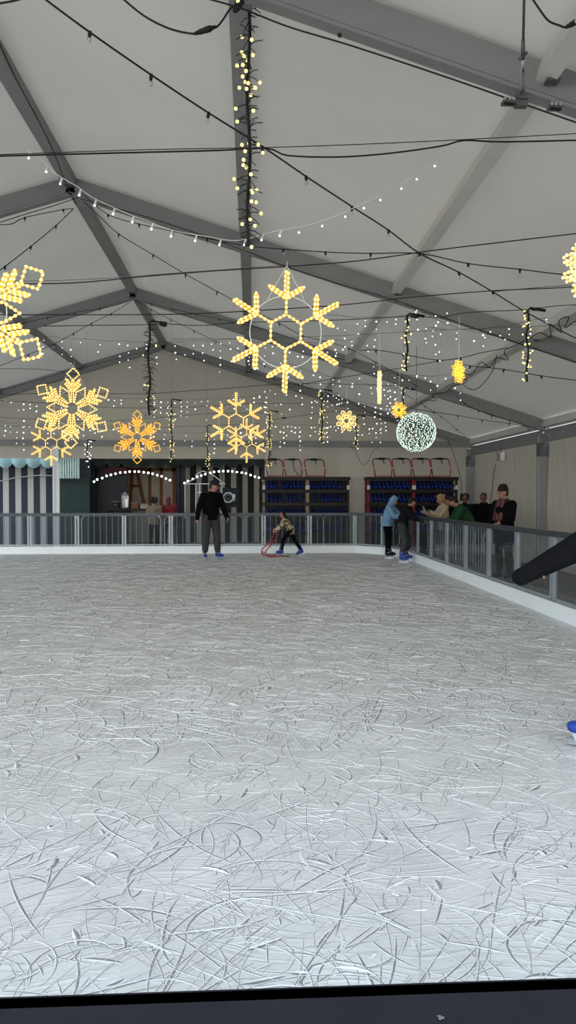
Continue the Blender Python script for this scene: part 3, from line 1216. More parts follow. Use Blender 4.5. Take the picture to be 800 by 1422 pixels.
garland(345, 3, 340, 5.25, .36, 'long dark drop light with warm tips, nearest, hanging from the front rafter', .095, .0145, 1.15)
garland(207, 449, 577, 8.2, .14, 'dark drop light mostly unlit, hanging under the ridge', .085, .009, 1.7, wire=False)
garland(238, 556, 642, 15, .5, 'slim drop light above the doorway with the string of round bulbs', .06, .012)
garland(288, 592, 660, 16.5, .5, 'short drop light just above the head of the man in black', .06, .013)
garland(374, 572, 650, 16, .55, 'warm drop light beside the pale gable post', .07, .013)
garland(447, 543, 615, 13.5, .7, 'warm drop light above the left skate rack', .06, .012)
garland(495, 578, 622, 16, .5, 'short drop light at the gable beam between the two racks', .06, .012)
garland(565, 439, 515, 8.02, .6, 'drop light hanging in mid-air above the amber starbursts', .055, .011, wire=False)
garland(733, 431, 530, 7.92, .7, 'bright warm drop light at the right, hanging from a bulb string', .06, .012, wire=False)
garland(560, 541, 572, 12, .5, 'very short drop light right over the white light ball', .05, .011)
garland(121, 612, 650, 17.5, .4, 'short drop light over the pale corrugated box', .09, .014, 1.0, M_LEDW)


# cables ------------------------------------------------------------------
def path3(pts, Y0, Y1):
    L = [0]
    for (a, b) in zip(pts[:-1], pts[1:]):
        L.append(L[-1] + math.hypot(b[0] - a[0], b[1] - a[1]))
    out = []
    for p, l in zip(pts, L):
        t = l / L[-1]
        Y = 1 / ((1 - t) / Y0 + t / Y1)
        q = P(p[0], p[1], Y)
        zmax = roof_z(q.x) - 0.02
        if q.z > zmax:
            q.z = zmax
        out.append(q)
    return out


def smooth_path(pts, k=4):
    """Catmull-Rom"""
    out = []
    n = len(pts)
    for i in range(n - 1):
        p0, p1, p2, p3 = pts[max(i - 1, 0)], pts[i], pts[i + 1], pts[min(i + 2, n - 1)]
        for j in range(k):
            t = j / k
            out.append(0.5 * ((2 * p1) + (p2 - p0) * t + (2 * p0 - 5 * p1 + 4 * p2 - p3) * t * t + (3 * p1 - p0 - 3 * p2 + p3) * t ** 3))
    out.append(pts[-1])
    return out


def cable(label, pts, Y0, Y1, r=0.0055, m=None, connectors=()):
    q = smooth_path(path3(pts, Y0, Y1))
    if not connectors:
        o = MB().tube(q, r, 6).build('power_cable', m or M_BLACK, None, True)
        return tag(o, label, 'cable', 'overhead cables')
    t = thing('power_cable', label, 'cable', q[0], 0, 'overhead cables')
    MB().tube([p - q[0] for p in q], r, 6).build('cord', m or M_BLACK, t, True)
    for (a, b, Y) in connectors:
        a, b = P(*a, Y) - q[0], P(*b, Y) - q[0]
        ps = [a.lerp(b, s) for s in (0, .2, .25, .45, .5, .75, .8, 1)]
        MB().tube(ps, [.010, .014, .017, .017, .020, .020, .014, .009], 8).build('plug_connector', M_BLACK, t, True)
    return t


# festoon strings with sockets and small clear bulbs
FBS = MB()
FBS.lathe((0, 0, 0), [(0.004, 0.012), (0.016, 0.008), (0.018, -0.02), (0.020, -0.024), (0.0165, -0.028), (0.0145, -0.048)], 8)
ME_SOCK = FBS.mesh('lamp_socket', M_BLACK, True)
FBB = MB()
FBB.lathe((0, 0, -0.048), [(0.011, 0.0), (0.021, -0.016), (0.0225, -0.03), (0.015, -0.046), (0.004, -0.052)], 8)
ME_FB = FBB.mesh('bulb', M_BULB, True)
ME_FBON = FBB.mesh('bulb', M_BULBON, True)


def festoon(label, pts, Y0, Y1, bulbs, r=0.0055, on=False):
    """bulbs: indices of path points with a lamp, or a number of evenly spread lamps"""
    q = path3(pts, Y0, Y1)
    t = thing('festoon_string', label, 'string lights', q[0], 0, 'bulb strings')
    base = q[0]
    sp = smooth_path(q)
    MB().tube([p - base for p in sp], r, 6).build('cord', M_BLACK, t, True)
    if isinstance(bulbs, int):
        L = [0]
        for a, b in zip(sp[:-1], sp[1:]):
            L.append(L[-1] + (b - a).length)
        pos = []
        for i in range(bulbs):
            d = L[-1] * (i + .5) / bulbs
            for j in range(len(sp) - 1):
                if L[j + 1] >= d:
                    pos.append(sp[j].lerp(sp[j + 1], (d - L[j]) / max(1e-6, L[j + 1] - L[j])))
                    break
    else:
        pos = [q[i] for i in bulbs]
    for p in pos:
        s = bpy.data.objects.new('lamp_socket', ME_SOCK)
        COL.objects.link(s)
        s.parent = t
        s.location = p - base
        s.scale = (.68, .68, .68)
        s.rotation_euler = (rnd.uniform(-.3, .3), rnd.uniform(-.3, .3), 0)
        b = bpy.data.objects.new('bulb', ME_FBON if on else ME_FB)
        COL.objects.link(b)
        b.parent = s
    return t


S1 = [(56, -6), (125, 45), (210, 104), (290, 157), (365, 204), (425, 245), (489, 287), (540, 320), (583, 352), (637, 378), (684, 405), (728, 432), (800, 470), (830, 484)]
festoon('black bulb string crossing the whole tent diagonally from upper left to right', S1, 4.3, 9.0, list(range(1, 12)), .0062)
festoon('black bulb string from the ridge along the second rafter towards the right edge', [(118, 272), (150, 298), (193, 311), (240, 321), (288, 331), (340, 341), (393, 346), (452, 350), (515, 352), (583, 352), (650, 366), (722, 374), (770, 380), (815, 384)], 9.9, 6.4, [1, 2, 3, 4, 6, 7, 8, 9, 10, 11])
festoon('black bulb string from the ridge running down behind the large snowflake to the right side', [(116, 280), (138, 300), (165, 325), (213, 354), (258, 381), (302, 405), (345, 428), (388, 449), (420, 466), (455, 475), (485, 484), (522, 503), (552, 520), (582, 538)], 9.9, 13.5, [2, 3, 4, 5, 6, 7, 8, 9, 10, 11, 12])
festoon('black bulb string hanging in a V left of the ridge, lower strand', [(102, 290), (78, 313), (43, 342), (7, 370), (-15, 386)], 9.8, 7.4, [1, 2, 3])
festoon('black bulb string hanging in a V left of the ridge, upper strand', [(102, 290), (88, 291), (35, 302), (16, 311), (-8, 312)], 9.8, 8.2, [1, 2])
festoon('black bulb string along the third rafter right of the ridge', [(185, 416), (211, 422), (240, 429), (272, 436), (304, 443), (345, 452), (385, 463), (425, 478), (452, 492), (480, 500)], 15.3, 14.6, [1, 2, 3, 4, 5, 6, 7, 8])
festoon('black bulb string from the third ridge joint down towards the far right', [(186, 416), (210, 430), (238, 444), (269, 459), (300, 474), (338, 491), (368, 508), (400, 522), (440, 540), (480, 556), (520, 575), (560, 590), (600, 601), (634, 612)], 15.2, 19.5, [1, 2, 3, 4, 5, 6, 7, 8, 9, 10, 11])
festoon('black bulb string left of the third ridge joint sloping to the left', [(184, 416), (160, 424), (139, 428), (103, 434), (66, 441), (20, 452), (-10, 458)], 15.2, 12.8, [2, 3, 4, 5])
festoon('thin bulb string falling from the third ridge joint behind the big left snowflake', [(183, 418), (155, 435), (127, 449), (102, 463), (75, 478), (40, 492), (0, 508)], 15.0, 12.5, [1, 2, 3, 4, 5])
festoon('black bulb string along the far gable rafter, right half', [(225, 484), (247, 491), (270, 497), (294, 504), (318, 510), (342, 516), (380, 526), (420, 537), (470, 551)], 20.3, 20.3, [1, 2, 3, 4, 5, 6, 7])
festoon('black bulb string along the far gable rafter, left half', [(222, 484), (190, 491), (162, 498), (135, 505), (100, 514), (60, 526), (20, 537), (-10, 546)], 20.3, 19.8, [1, 2, 3, 4, 5, 6])
festoon('black bulb string in the right roof bay, upper strand to the tent leg', [(632, 548), (645, 560), (665, 570), (683, 577), (708, 584), (728, 590), (738, 597)], 14.3, 15.3, [1, 2, 3, 4])
festoon('black bulb string in the right roof bay, lower strand to the tent leg', [(570, 567), (602, 572), (636, 577), (670, 583), (707, 588), (728, 592), (737, 600)], 13.2, 15.2, [1, 2, 3, 4])
festoon('black bulb string from the right drop light out to the right edge', [(640, 505), (653, 508), (700, 513), (752, 522), (815, 530)], 9.0, 7.5, [1, 2, 3])
festoon('black bulb string below the big middle snowflake towards the right purlin', [(500, 487), (522, 486), (560, 492), (607, 500), (640, 497), (668, 490), (705, 483)], 10.2, 9.6, [1, 2, 3, 4])
festoon('slack black bulb string at the far right roof near the corner', [(560, 543), (590, 560), (612, 578), (634, 596), (648, 608)], 17.5, 20.0, [1, 2, 3])

cable('long black wire across the top third of the tent, thicker of the two', [(-10, 217), (60, 215), (180, 212), (300, 209), (370, 206), (400, 216), (470, 218), (540, 213), (612, 203), (645, 195), (700, 197), (830, 194)], 5.2, 5.2, .0058)
cable('thin straight black wire across the top third of the tent', [(-10, 215), (200, 208), (400, 204), (600, 196), (830, 184)], 5.17, 5.17, .003)
cable('black wire passing behind the top arm of the middle snowflake', [(-10, 394), (100, 393), (200, 384), (300, 376), (400, 370), (500, 362), (600, 348), (700, 336), (795, 325), (820, 323)], 6.5, 6.5, .0052)
cable('thin grey wire just above the wire behind the middle snowflake', [(-10, 391), (120, 388), (260, 378), (400, 368)], 6.48, 6.48, .0028, M_GREYW)
cable('black wire level with the left snowflake petals, running to the right starburst', [(-10, 437), (150, 437), (260, 436), (360, 431), (480, 423), (570, 413), (680, 404), (770, 400), (830, 396)], 7.4, 7.4, .0052)
cable('thin wire pair to the right starburst light', [(685, 405), (740, 400), (830, 393)], 7.35, 7.3, .003)
cable('wavy black wire feeding the drop lights at mid height', [(60, 453), (120, 452), (200, 451), (235, 450), (280, 452), (330, 448), (420, 446), (500, 443), (570, 439), (610, 441), (650, 434), (733, 430), (770, 425), (830, 422)], 8.2, 7.9, .0045, None, (((222, 451), (232, 452), 8.18), ((570, 439), (582, 440), 8.0), ((738, 430), (752, 429), 7.95)))
cable('thin grey wire across the middle of the tent below the drop light tops', [(240, 471), (350, 470), (470, 466), (600, 459), (720, 454), (830, 450)], 9.3, 9.0, .0032, M_GREYW)
cable('black wire sloping up behind the two amber starbursts', [(390, 540), (450, 528), (540, 514), (600, 503), (640, 497)], 10.5, 10.0, .005)
cable('black wire across the left snowflake at the far rafter', [(-10, 512), (60, 513), (105, 520), (112, 524)], 13.0, 15.3, .005)
cable('black wire sagging above the two middle snowflakes', [(-10, 548), (100, 546), (200, 547), (260, 543), (320, 539), (380, 534), (460, 533), (560, 536)], 12.5, 12.5, .005)
cable('black wire at the level of the diamond-tipped snowflake tops', [(-10, 556), (100, 561), (150, 566), (250, 566), (340, 561), (420, 560)], 13.3, 13.3, .004)
cable('dark wire along the gable at the left, upper of two', [(-10, 579), (60, 583), (120, 586), (220, 580), (300, 574), (370, 574)], 16.5, 16.5, .0045)
cable('dark wire along the gable at the left, lower of two', [(-10, 591), (100, 593), (200, 594), (320, 590), (360, 588)], 16.8, 16.8, .004)
cable('wavy black wire over the left rack above the warm starburst', [(374, 584), (390, 581), (420, 577), (470, 571), (510, 577), (545, 580)], 16.2, 16.0, .005, None, (((391, 581), (398, 580), 16.2),))
cable('black wire looping along the right purlin with many turns', [(830, 436), (800, 446), (785, 455), (790, 440), (776, 446), (780, 462), (764, 450), (765, 468), (750, 462), (735, 470), (715, 480), (700, 488), (706, 500), (690, 497), (680, 510), (668, 503), (655, 520), (640, 518), (648, 530), (630, 536), (618, 545), (600, 548), (606, 556), (590, 556), (580, 562)], 8.4, 13.2, .0065)
cable('green-black cable loop sagging under the right purlin', [(690, 493), (684, 515), (672, 532), (660, 541), (648, 538), (640, 530)], 9.6, 10.4, .0055)
cable('black cable with an inline plug at the top edge, left of the front drop light', [(168, -4), (200, 22), (236, 40), (270, 47), (284, 42), (300, 38), (310, 27), (320, 12), (333, 4)], 4.9, 4.9, .0065, None, (((270, 47), (300, 37), 4.88),))
cable('black cable with an inline plug in the top right corner', [(738, -4), (750, 14), (762, 29), (776, 35), (787, 38), (800, 32), (815, 22)], 4.4, 4.4, .006, None, (((786, 38), (812, 24), 4.4),))
cable('black tube standing for the gap line at the lower edge of the front rafter', [(255, -10), (330, 10), (400, 37), (480, 61), (560, 87), (640, 114), (720, 142), (800, 170), (840, 184)], 4.985, 4.985, .0055)  # thin dark tube added in place of the rafter's gap line
cable('black cable running down the left side of the ridge purlin', [(-10, 30), (0, 62), (25, 115), (52, 165), (75, 212), (92, 256), (106, 284)], 6.2, 10.1, .007)
cable('black cable under the second rafter right of the ridge', [(112, 276), (140, 284), (200, 300), (280, 326), (345, 350), (400, 371), (470, 394), (540, 414), (620, 442), (700, 470), (800, 504), (830, 514)], 10.18, 10.18, .0055)
cable('black cable under the second rafter left of the ridge', [(109, 274), (80, 284), (40, 296), (-10, 312)], 10.18, 10.18, .0055)
cable('short black cable at the top left corner', [(-8, 6), (20, 1), (45, -6)], 4.6, 4.6, .006)
cable('loose black cable down the right cloth wall', [(690, 624), (689, 640), (686, 655), (684, 672), (682, 692), (680, 706)], 18.85, 19.2, .008)
cable('black wire hanging in a loop on the far wall between the racks', [(478, 617), (492, 624), (497, 634), (503, 645), (512, 640), (517, 628), (530, 618)], 20.78, 20.78, .006)
cable('dark cable in the right rear corner of the tent', [(622, 612), (628, 625), (636, 650), (641, 672), (640, 690)], 20.5, 20.5, .007)

# junction lamp over the front drop light
c = P(333, 8, 5.0)
t = thing('junction_lamp', 'black junction box with a small lit bulb at the top edge', 'lamp', c)
mb = MB()
mb.hull([((0, 0, 0.02), (.035, .03, .03)), ((-.03, 0, -.03), (.02, .02, .02))], 2)
mb.build('housing', M_BLACK, t, True)
MB().ball((-0.012, -.035, 0.008), 0.014, 1).ball((-0.008, -.038, 0.03), 0.012, 1).build('bulb', M_BEAD, t, True)
MB().box((0.05, .0, -.01), (.07, .02, .03)).build('clamp', M_ALU_D, t)

# white mini-light string
pts = [(38, 208), (62, 226), (80, 243), (107, 259), (128, 274), (153, 286), (180, 298), (205, 307), (240, 320), (285, 328), (330, 334), (378, 322), (430, 312), (470, 298), (520, 275), (560, 254), (600, 228), (618, 210)]
q = smooth_path(path3(pts, 5.4, 5.4))
t = thing('mini_light_string', 'white mini-light string hanging in a wide swag under the second rafter', 'string lights', q[0], 0)
MB().tube([p - q[0] for p in q], .0028, 5).build('cord', M_WHITEW, t, True)
L = 0
last = -1
mw, ml = MB(), MB()
for i in range(1, len(q)):
    L += (q[i] - q[i - 1]).length
    if L - last > 0.13:
        last = L
        p = q[i] - q[0]
        if i < 46:
            mw.cyl(p, p + Vector((-.012, 0, -.035)), .006, .009, 6)
        ml.ball(p + Vector((-.014, 0, -.044)), .0085, 1)
mw.build('lamp_holders', M_WHITEW, t)['kind'] = 'stuff'
ml.build('led_tips', M_LEDW, t, True)['kind'] = 'stuff'


# icicle curtains of white leds
def icicle(label, a, b, Y0, Y1, dmin, dmax, step=0.12, r=0.011, tail=1.0):
    A, B = P(a[0], a[1], Y0), P(b[0], b[1], Y1)
    t = thing('icicle_light_string', label, 'icicle lights', A, 0, 'icicle light strings')
    D = B - A
    n = int(D.length / step)
    mc, mw, ml = MB(), MB(), MB()
    line = []
    for i in range(n + 1):
        s = i / n
        p = D * s + Vector((0, 0, -0.08 * math.sin(PI * s) + .01 * math.sin(i * 1.7)))
        line.append(p)
        if rnd.random() < .18:
            continue
        d = rnd.uniform(dmin, dmax) * rnd.choice((.4, .7, 1, 1))
        e = p + Vector((rnd.uniform(-.03, .03), rnd.uniform(-.02, .02), -d))
        mw.tube([p, e], .0012, 3)
        k = max(1, int(d / 0.13))
        for j in range(k + 1):
            if rnd.random() < .72:
                ml.ball(p.lerp(e, (j + .6) / (k + .6)) + Vector((rnd.uniform(-.012, .012), 0, 0)), r * rnd.uniform(.8, 1.7), 0)
    mc.tube(line, .003, 4).build('cord', M_GREYW, t)
    mw.build('drop_wires', M_GREYW, t)['kind'] = 'stuff'
    ml.build('led_tips', M_LEDW, t)['kind'] = 'stuff'
    return t


icicle('icicle lights in the left roof bay behind the big left snowflake', (60, 467), (345, 470), 13.6, 13.6, .15, .75, .17)
icicle('icicle lights behind the large middle snowflake', (335, 474), (520, 466), 13.2, 13.2, .2, .75, .14)
icicle('icicle lights right of the large middle snowflake', (455, 437), (620, 428), 10.5, 10.0, .1, .75, .14, .0095)
icicle('icicle lights along the third right purlin joint', (590, 455), (760, 440), 9.8, 8.8, .05, .55, .11, .0085)
icicle('icicle lights along the lower edge of the second rafter', (548, 415), (700, 470), 10.1, 10.1, .03, .08, .28, .011)
icicle('icicle lights far left in front of the gable', (-10, 548), (110, 562), 17.5, 17.5, .1, .9, .14, .013)
icicle('icicle lights low in front of the gable above the light blue awning', (-10, 585), (190, 590), 18.0, 18.0, .1, .8, .14, .013)
icicle('icicle lights in front of the gable left of the middle', (150, 552), (370, 548), 17.8, 17.8, .1, .95, .16, .013)
icicle('icicle lights low in front of the gable over the dark doorway', (180, 598), (365, 596), 18.6, 18.6, .1, .6, .17, .013)
icicle('icicle lights right of the gable post', (368, 540), (470, 545), 18.0, 18.0, .1, .9, .13, .013)
icicle('icicle lights low over the left skate rack', (378, 588), (540, 583), 18.6, 18.6, .15, .7, .1, .013)
icicle('icicle lights under the third rafter at the right', (400, 505), (560, 540), 15.0, 15.0, .1, .75, .13, .0125)
icicle('icicle lights near the amber starbursts', (500, 510), (640, 520), 13.5, 13.0, .1, .8, .13, .0115)
icicle('icicle lights below the edge-on starburst', (460, 545), (560, 566), 16.5, 16.5, .1, .7, .13, .0125)

# steel guy rod and turnbuckle on the front rafter
a = P(725, 138, 4.97)
e = Vector((1.53, 4.02, roof_z(1.53) - .07)) - a
t = thing('turnbuckle_rod', 'steel bracing rod with a turnbuckle bolted to the front rafter', 'turnbuckle', a)
ed = e.normalized()
es = ed.cross(Vector((0, 1, 0))).normalized()
at_ = lambda d, w=0.0: ed * d + es * w
MB().tube([at_(.42), at_(.8), e], .0085, 8).build('rod', M_ALU_D, t, True)
MB().cyl(at_(.30), at_(.44), .014, .012, 8).tube([at_(.33, -.035), at_(.33, .035)], .010, 6).build('swivel', M_ALU_D, t, True)
mb = MB()
for sg in (-1, 1):
    mb.tube([at_(.05, sg * .010), at_(.10, sg * .016), at_(.22, sg * .014), at_(.30, 0)], .008, 6)
mb.cyl(at_(.22), at_(.31), .015, n=8)
mb.build('turnbuckle_body', M_STEEL, t, True)
MB().box((0, .02, .0), (.085, .05, .085)).cyl((-.04, -.015, .01), (.04, -.015, .01), .013, n=8).build('bracket', M_ALU_D, t)
for (px, py, lab) in ((706, 143, 'dark bolted clamp where the front rafter meets the second right purlin'), (770, 150, 'dark bolted clamp at the right end of the front rafter, below the purlin')):
    c = P(px, py, 4.97)
    mb = MB()
    mb.use(M_ALU_D).box((0, 0, 0), (.09, .05, .022)).use(M_STEEL)
    for s in (-1, 0, 1):
        mb.cyl((s * .03, -.03, .0), (s * .03, -.03, .022), .009, n=6)
    mb.use(M_BLACK).hull([((-.03, -.02, -.012), .012), ((.035, -.02, -.018), .010)], 1)
    o = mb.build('bolted_clamp', M_ALU_D)
    o.location = c
    tag(o, lab, 'clamp', 'rafter clamps')
c = P(472, 48, 4.99)
o = MB().cyl((0, 0.0, 0), (0, -.006, 0), .016, n=12).build('bolt_hole_disc', M_BLACK)  # black disc added to stand for the dark bolt hole
o.location = c + Vector((0, .01, 0))
tag(o, 'single black disc standing for a bolt hole on the face of the front rafter', 'bolt')

# small vent lamp on the right wall
c = P(681, 634, 18.2)
t = thing('wall_lamp', 'small ribbed white lamp box under the eave of the right wall', 'lamp', (XE - 0.1, c.y, c.z))
MB().box((0, 0, 0), (.12, .2, .22)).build('housing', M_ALU_L, t)
mb = MB()
for i in range(5):
    mb.box((-.064, 0, -.08 + i * .04), (.01, .18, .018))
mb.build('grille', M_ALU_D, t)
MB().tube([(0, 0, .11), (0, 0, .28)], .012, 6).build('bracket', M_ALU_D, t)

# hose on the ground behind the right barrier
pts = [ground_at(x, y, -0.085) for x, y in ((672, 772), (690, 770), (706, 771), (722, 773), (731, 777))]
o = MB().tube(smooth_path(pts), .015, 6).build('hose', M_BLACK, None, True)
tag(o, 'black hose lying on the ground behind the right barrier', 'hose')


# ------------------------------------------------------------------ booths beyond the gable
YB = 23.4
M_AWN_B = mat('pale_blue_awning', (176, 214, 220), 0.8, 0, 0.05, 3)
M_AWN_G = mat('dark_green_awning', (34, 42, 40), 0.9, 0, 0.15, 3)
M_DGREEN = mat('dark_green_wall', (18, 44, 40), 0.6, 0, 0.2, 2)
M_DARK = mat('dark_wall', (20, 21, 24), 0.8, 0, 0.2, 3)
M_PLAST = mat('cream_plaster', (168, 158, 142), 0.85, 0, 0.12, 3, 0.2, 30)
M_TIMB = mat('brown_timber', (116, 76, 44), 0.7, 0, 0.2, 10, 0.2, 30, 0, .3, (1, 1, .2))
M_SHUT = mat('shutter_slat', (34, 33, 38), 0.5, 0.3, 0.15, 8)
px_b = lambda x, y=YB: P(x, 690, y).x


def pz(y_px, Y):
    return P(350, y_px, Y).z


def scallop(mb, x0, x1, y, zt, zb, n, depth):
    """valance whose lower edge is a row of round scallops"""
    vs, fs = [], []
    m = 10 * n
    for i in range(m + 1):
        s = i / m
        x = x0 + (x1 - x0) * s
        ph = (s * n) % 1.0
        z = zb + depth * (1 - math.sin(PI * ph) ** 0.7)
        vs += [(x, y, zt), (x, y, z), (x, y + .02, zt), (x, y + .02, z)]
    for i in range(m):
        a, b = i * 4, i * 4 + 4
        fs += [(a, b, b + 1, a + 1), (a + 2, a + 3, b + 3, b + 2), (a + 1, b + 1, b + 3, a + 3)]
    mb.add(vs, fs)


# booth 1
x0, x1 = px_b(-120), px_b(76)
t = thing('striped_booth', 'booth of black and white striped cloth under a light blue scalloped awning', 'booth', (x0, YB, -0.1))
w = x1 - x0
zt, zb = pz(628, YB) + .1, pz(651, YB) + .1
per = (px_b(58.5) - px_b(41.2))
off = px_b(-2) - x0
M_STR = stripe_mat('black_white_stripe', (38, 42, 54), (176, 172, 166), per, 0, 0.53)
o = MB().box((0, 0, 1.45), (w + per, .03, 2.9)).build('striped_wall', M_STR, t)
o.location = (w / 2 + (off + .0) % per - per, 0.25, 0)
mb = MB()
scallop(mb, 0, w + .05, -.12, zt, zb, int(round(w / (px_b(50) - px_b(31)))), .16)
mb.build('valance', M_AWN_B, t, True)
MB().add([(0, -.12, zt), (w + .05, -.12, zt), (w + .05, 2.2, zt + .9), (0, 2.2, zt + .9)], [(0, 1, 2, 3)]).build('awning', M_AWN_B, t)
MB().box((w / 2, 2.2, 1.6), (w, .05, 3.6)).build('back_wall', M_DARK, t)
MB().tube([(w - 1.9, -.02, 2.02), (w - 1.2, -.02, 2.18), (w - .5, -.02, 2.25), (w - .05, -.02, 2.24)], .02, 6).build('awning_arm', M_ALU, t)
# corrugated kiosk
x0, x1 = px_b(82), px_b(127.3)
t = thing('kiosk', 'dark green kiosk with a pale corrugated box on top', 'kiosk', (x0, YB - .3, -0.1))
w = x1 - x0
zc0, zc1 = pz(667, YB) + .1, pz(628, YB) + .1
MB().box((w / 2, .5, zc0 / 2), (w, 1.0, zc0)).build('wall', M_DGREEN, t)
MB().box((w / 2, -.02, zc0 + .02), (w + .06, .14, .05)).build('ledge', M_AWN_G, t)
mb = MB()
wc = (px_b(113) - px_b(82.5))
for i in range(9):
    mb.box(((i + .5) * wc / 9, .12, (zc0 + zc1 + .3) / 2), (wc / 9 * .62, .05, zc1 - zc0 + .3))
mb.box((wc / 2, .17, (zc0 + zc1 + .3) / 2), (wc, .05, zc1 - zc0 + .3))
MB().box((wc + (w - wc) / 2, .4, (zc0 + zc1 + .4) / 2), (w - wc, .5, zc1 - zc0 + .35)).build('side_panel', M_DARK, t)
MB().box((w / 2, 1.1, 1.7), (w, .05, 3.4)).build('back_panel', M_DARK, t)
mb.build('corrugated_panel', mat('pale_corrugated', (168, 186, 182), .4, .3, .1, 6), t)
# dark pavilion
x0, x1 = px_b(128), px_b(368) + .6
w = x1 - x0
t = thing('market_pavilion', 'dark open pavilion with a scalloped valance, half-timbered wall and striped wall inside', 'pavilion', (x0, YB, -0.1))
zt, zb = pz(618, YB) + .1, pz(650, YB) + .1
mb = MB()
scallop(mb, 0, w, -.05, zt, zb, int(round(w / (px_b(172) - px_b(151)))), .15)
mb.build('valance', M_AWN_G, t, True)
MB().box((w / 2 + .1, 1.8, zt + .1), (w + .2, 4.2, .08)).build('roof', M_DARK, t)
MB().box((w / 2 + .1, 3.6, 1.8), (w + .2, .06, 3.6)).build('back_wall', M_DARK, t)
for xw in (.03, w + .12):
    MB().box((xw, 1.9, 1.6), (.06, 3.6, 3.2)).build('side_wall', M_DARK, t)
# roller shutter
xs0, xs1 = px_b(129) - x0, px_b(173) - x0
mb = MB()
for i in range(28):
    mb.box(((xs0 + xs1) / 2, .5, .1 + i * .075), (xs1 - xs0, .03, .06))
mb.box(((xs0 + xs1) / 2, .54, 1.3), (xs1 - xs0, .02, 2.6))
mb.build('roller_shutter', M_SHUT, t)
MB().box((px_b(158) - x0, .3, pz(652, YB) + .08), (.75, .04, .24)).build('red_board', mat('dim_red_board', (72, 14, 20), .7), t)
# half-timbered wall
YT = YB + 1.7
q0, q1 = px_b(171, YT) - x0, px_b(243, YT) - x0
MB().box(((q0 + q1) / 2, 1.74, 1.35), (q1 - q0, .06, 2.7)).build('plaster_wall', M_PLAST, t)
mb = MB()


def tim(xa, ya, xb, yb, ww):
    a, b = P(xa, ya, YT), P(xb, yb, YT)
    a, b = Vector((a.x - x0, 1.69, a.z + .1)), Vector((b.x - x0, 1.69, b.z + .1))
    mb.bar(a, b, ww, .04, (0, -1, 0))


tim(184, 652, 179, 716, .12)
tim(190, 652, 200, 700, .12)
tim(182, 675, 194, 675, .10)
tim(208, 650, 208, 716, .11)
tim(224, 650, 224, 716, .11)
tim(243, 650, 243, 716, .16)
tim(172, 652, 246, 652, .12)
mb.build('timber_frame', M_TIMB, t)
for xx_ in (247, 254, 366):
    MB().box((px_b(xx_) - x0, .1, 1.5), (.14, .14, 3.0)).build('post', M_DARK, t)
YS = YB + 1.5
q0, q1 = px_b(256, YS) - x0, px_b(368, YS) - x0
per2 = px_b(318, YS) - px_b(302, YS)
M_STR2 = stripe_mat('dim_stripe', (26, 27, 30), (170, 164, 150), per2, 0, 0.55)
o = MB().box((0, 0, 1.45), (q1 - q0, .04, 2.9)).build('striped_wall', M_STR2, t)
o.location = ((q0 + q1) / 2, 1.5, 0)
# bulbs in an arch
A1 = [(129, 672), (130.6, 668), (135, 665), (142, 663), (148, 660), (154, 658.5), (160.5, 657), (167, 655.5), (174, 655), (180, 654), (187, 654), (192.7, 654), (199.6, 655), (206, 655.8), (212, 657), (218.5, 659), (224.5, 660.6), (230.5, 663.8), (236, 666)]
A2 = [(255, 672), (256.3, 670), (261, 667.3), (267.7, 664.5), (274, 661), (279.5, 659.5), (285, 657.7), (292, 655.8), (297.4, 654.5), (304, 653.8), (310, 653.5), (316.7, 653.5), (322.7, 653.8), (329, 654.7), (335.8, 655.5), (341.5, 656.5), (348, 658.8), (354, 661), (359.5, 662.5), (365, 665)]
for pts, lab in ((A1, 'arch of lit round white bulbs over the half-timbered wall'), (A2, 'arch of lit round white bulbs in front of the dim striped wall')):
    q = [P(x, y, YB - .25) for x, y in pts]
    t2 = thing('arch_light_string', lab, 'string lights', q[0], 0, 'lit bulb arches')
    MB().tube([p - q[0] for p in q], .008, 6).build('cord', M_BLACK, t2, True)
    first = None
    for p in q[1:]:
        if first is None:
            first = MB().ball((0, 0, -.02), .036, 2).build('bulb', M_BULBON, t2, True)
            first.location = p - q[0]
        else:
            b = first.copy()
            COL.objects.link(b)
            b.parent = t2
            b.location = p - q[0]
# white pavilion outline
mb = MB()
GY = YB - .6


def gl(*pts):
    mb.tube([P(x, y, GY) for x, y in pts], .016, 6)


gl((257, 672), (272, 664), (272, 659), (282, 654), (296, 660), (312, 672))
gl((256, 672), (313, 672))
gl((272, 672), (272, 720))
gl((277, 672), (277, 720))
gl((308, 672), (308, 720))
gl((257, 672), (257, 720))
gl((272, 684), (280, 684))
o = mb.build('pavilion_frame', mat('white_frame_paint', (200, 200, 200), .5))
tag(o, 'thin white house-shaped frame standing behind the man in black', 'frame')
# round emblem sign
c = P(317, 691, GY + .1)
t = thing('round_sign', 'round white emblem on a dark hanging board right of the man in black', 'sign', c)
MB().box((0.05, .03, .0), (.56, .03, .62)).build('board', M_DARK, t)
mb = MB()
mb.tube([(.15 * math.cos(i * PI / 12), 0, .15 * math.sin(i * PI / 12)) for i in range(24)], .03, 6, True)
mb.box((.17, .002, .0), (.10, .02, .22))
mb.build('ring', mat('sign_white', (168, 170, 172), .6), t, True)
mb = MB()
mb.tube([(.07 * math.cos(i * .5), -.0, .02 + .07 * math.sin(i * .5)) for i in range(9)], .013, 6).tube([(-.03, 0, -.06), (.02, 0, 0.0), (.05, 0, -.08)], .012, 6)
mb.build('motif', mat('sign_grey', (120, 124, 128), .6), t, True)
MB().tube([(-.2, .03, .31), (-.2, .03, 1.0)], .01, 5).tube([(.28, .03, .31), (.28, .03, 1.0)], .01, 5).build('hanger', M_DARK, t)
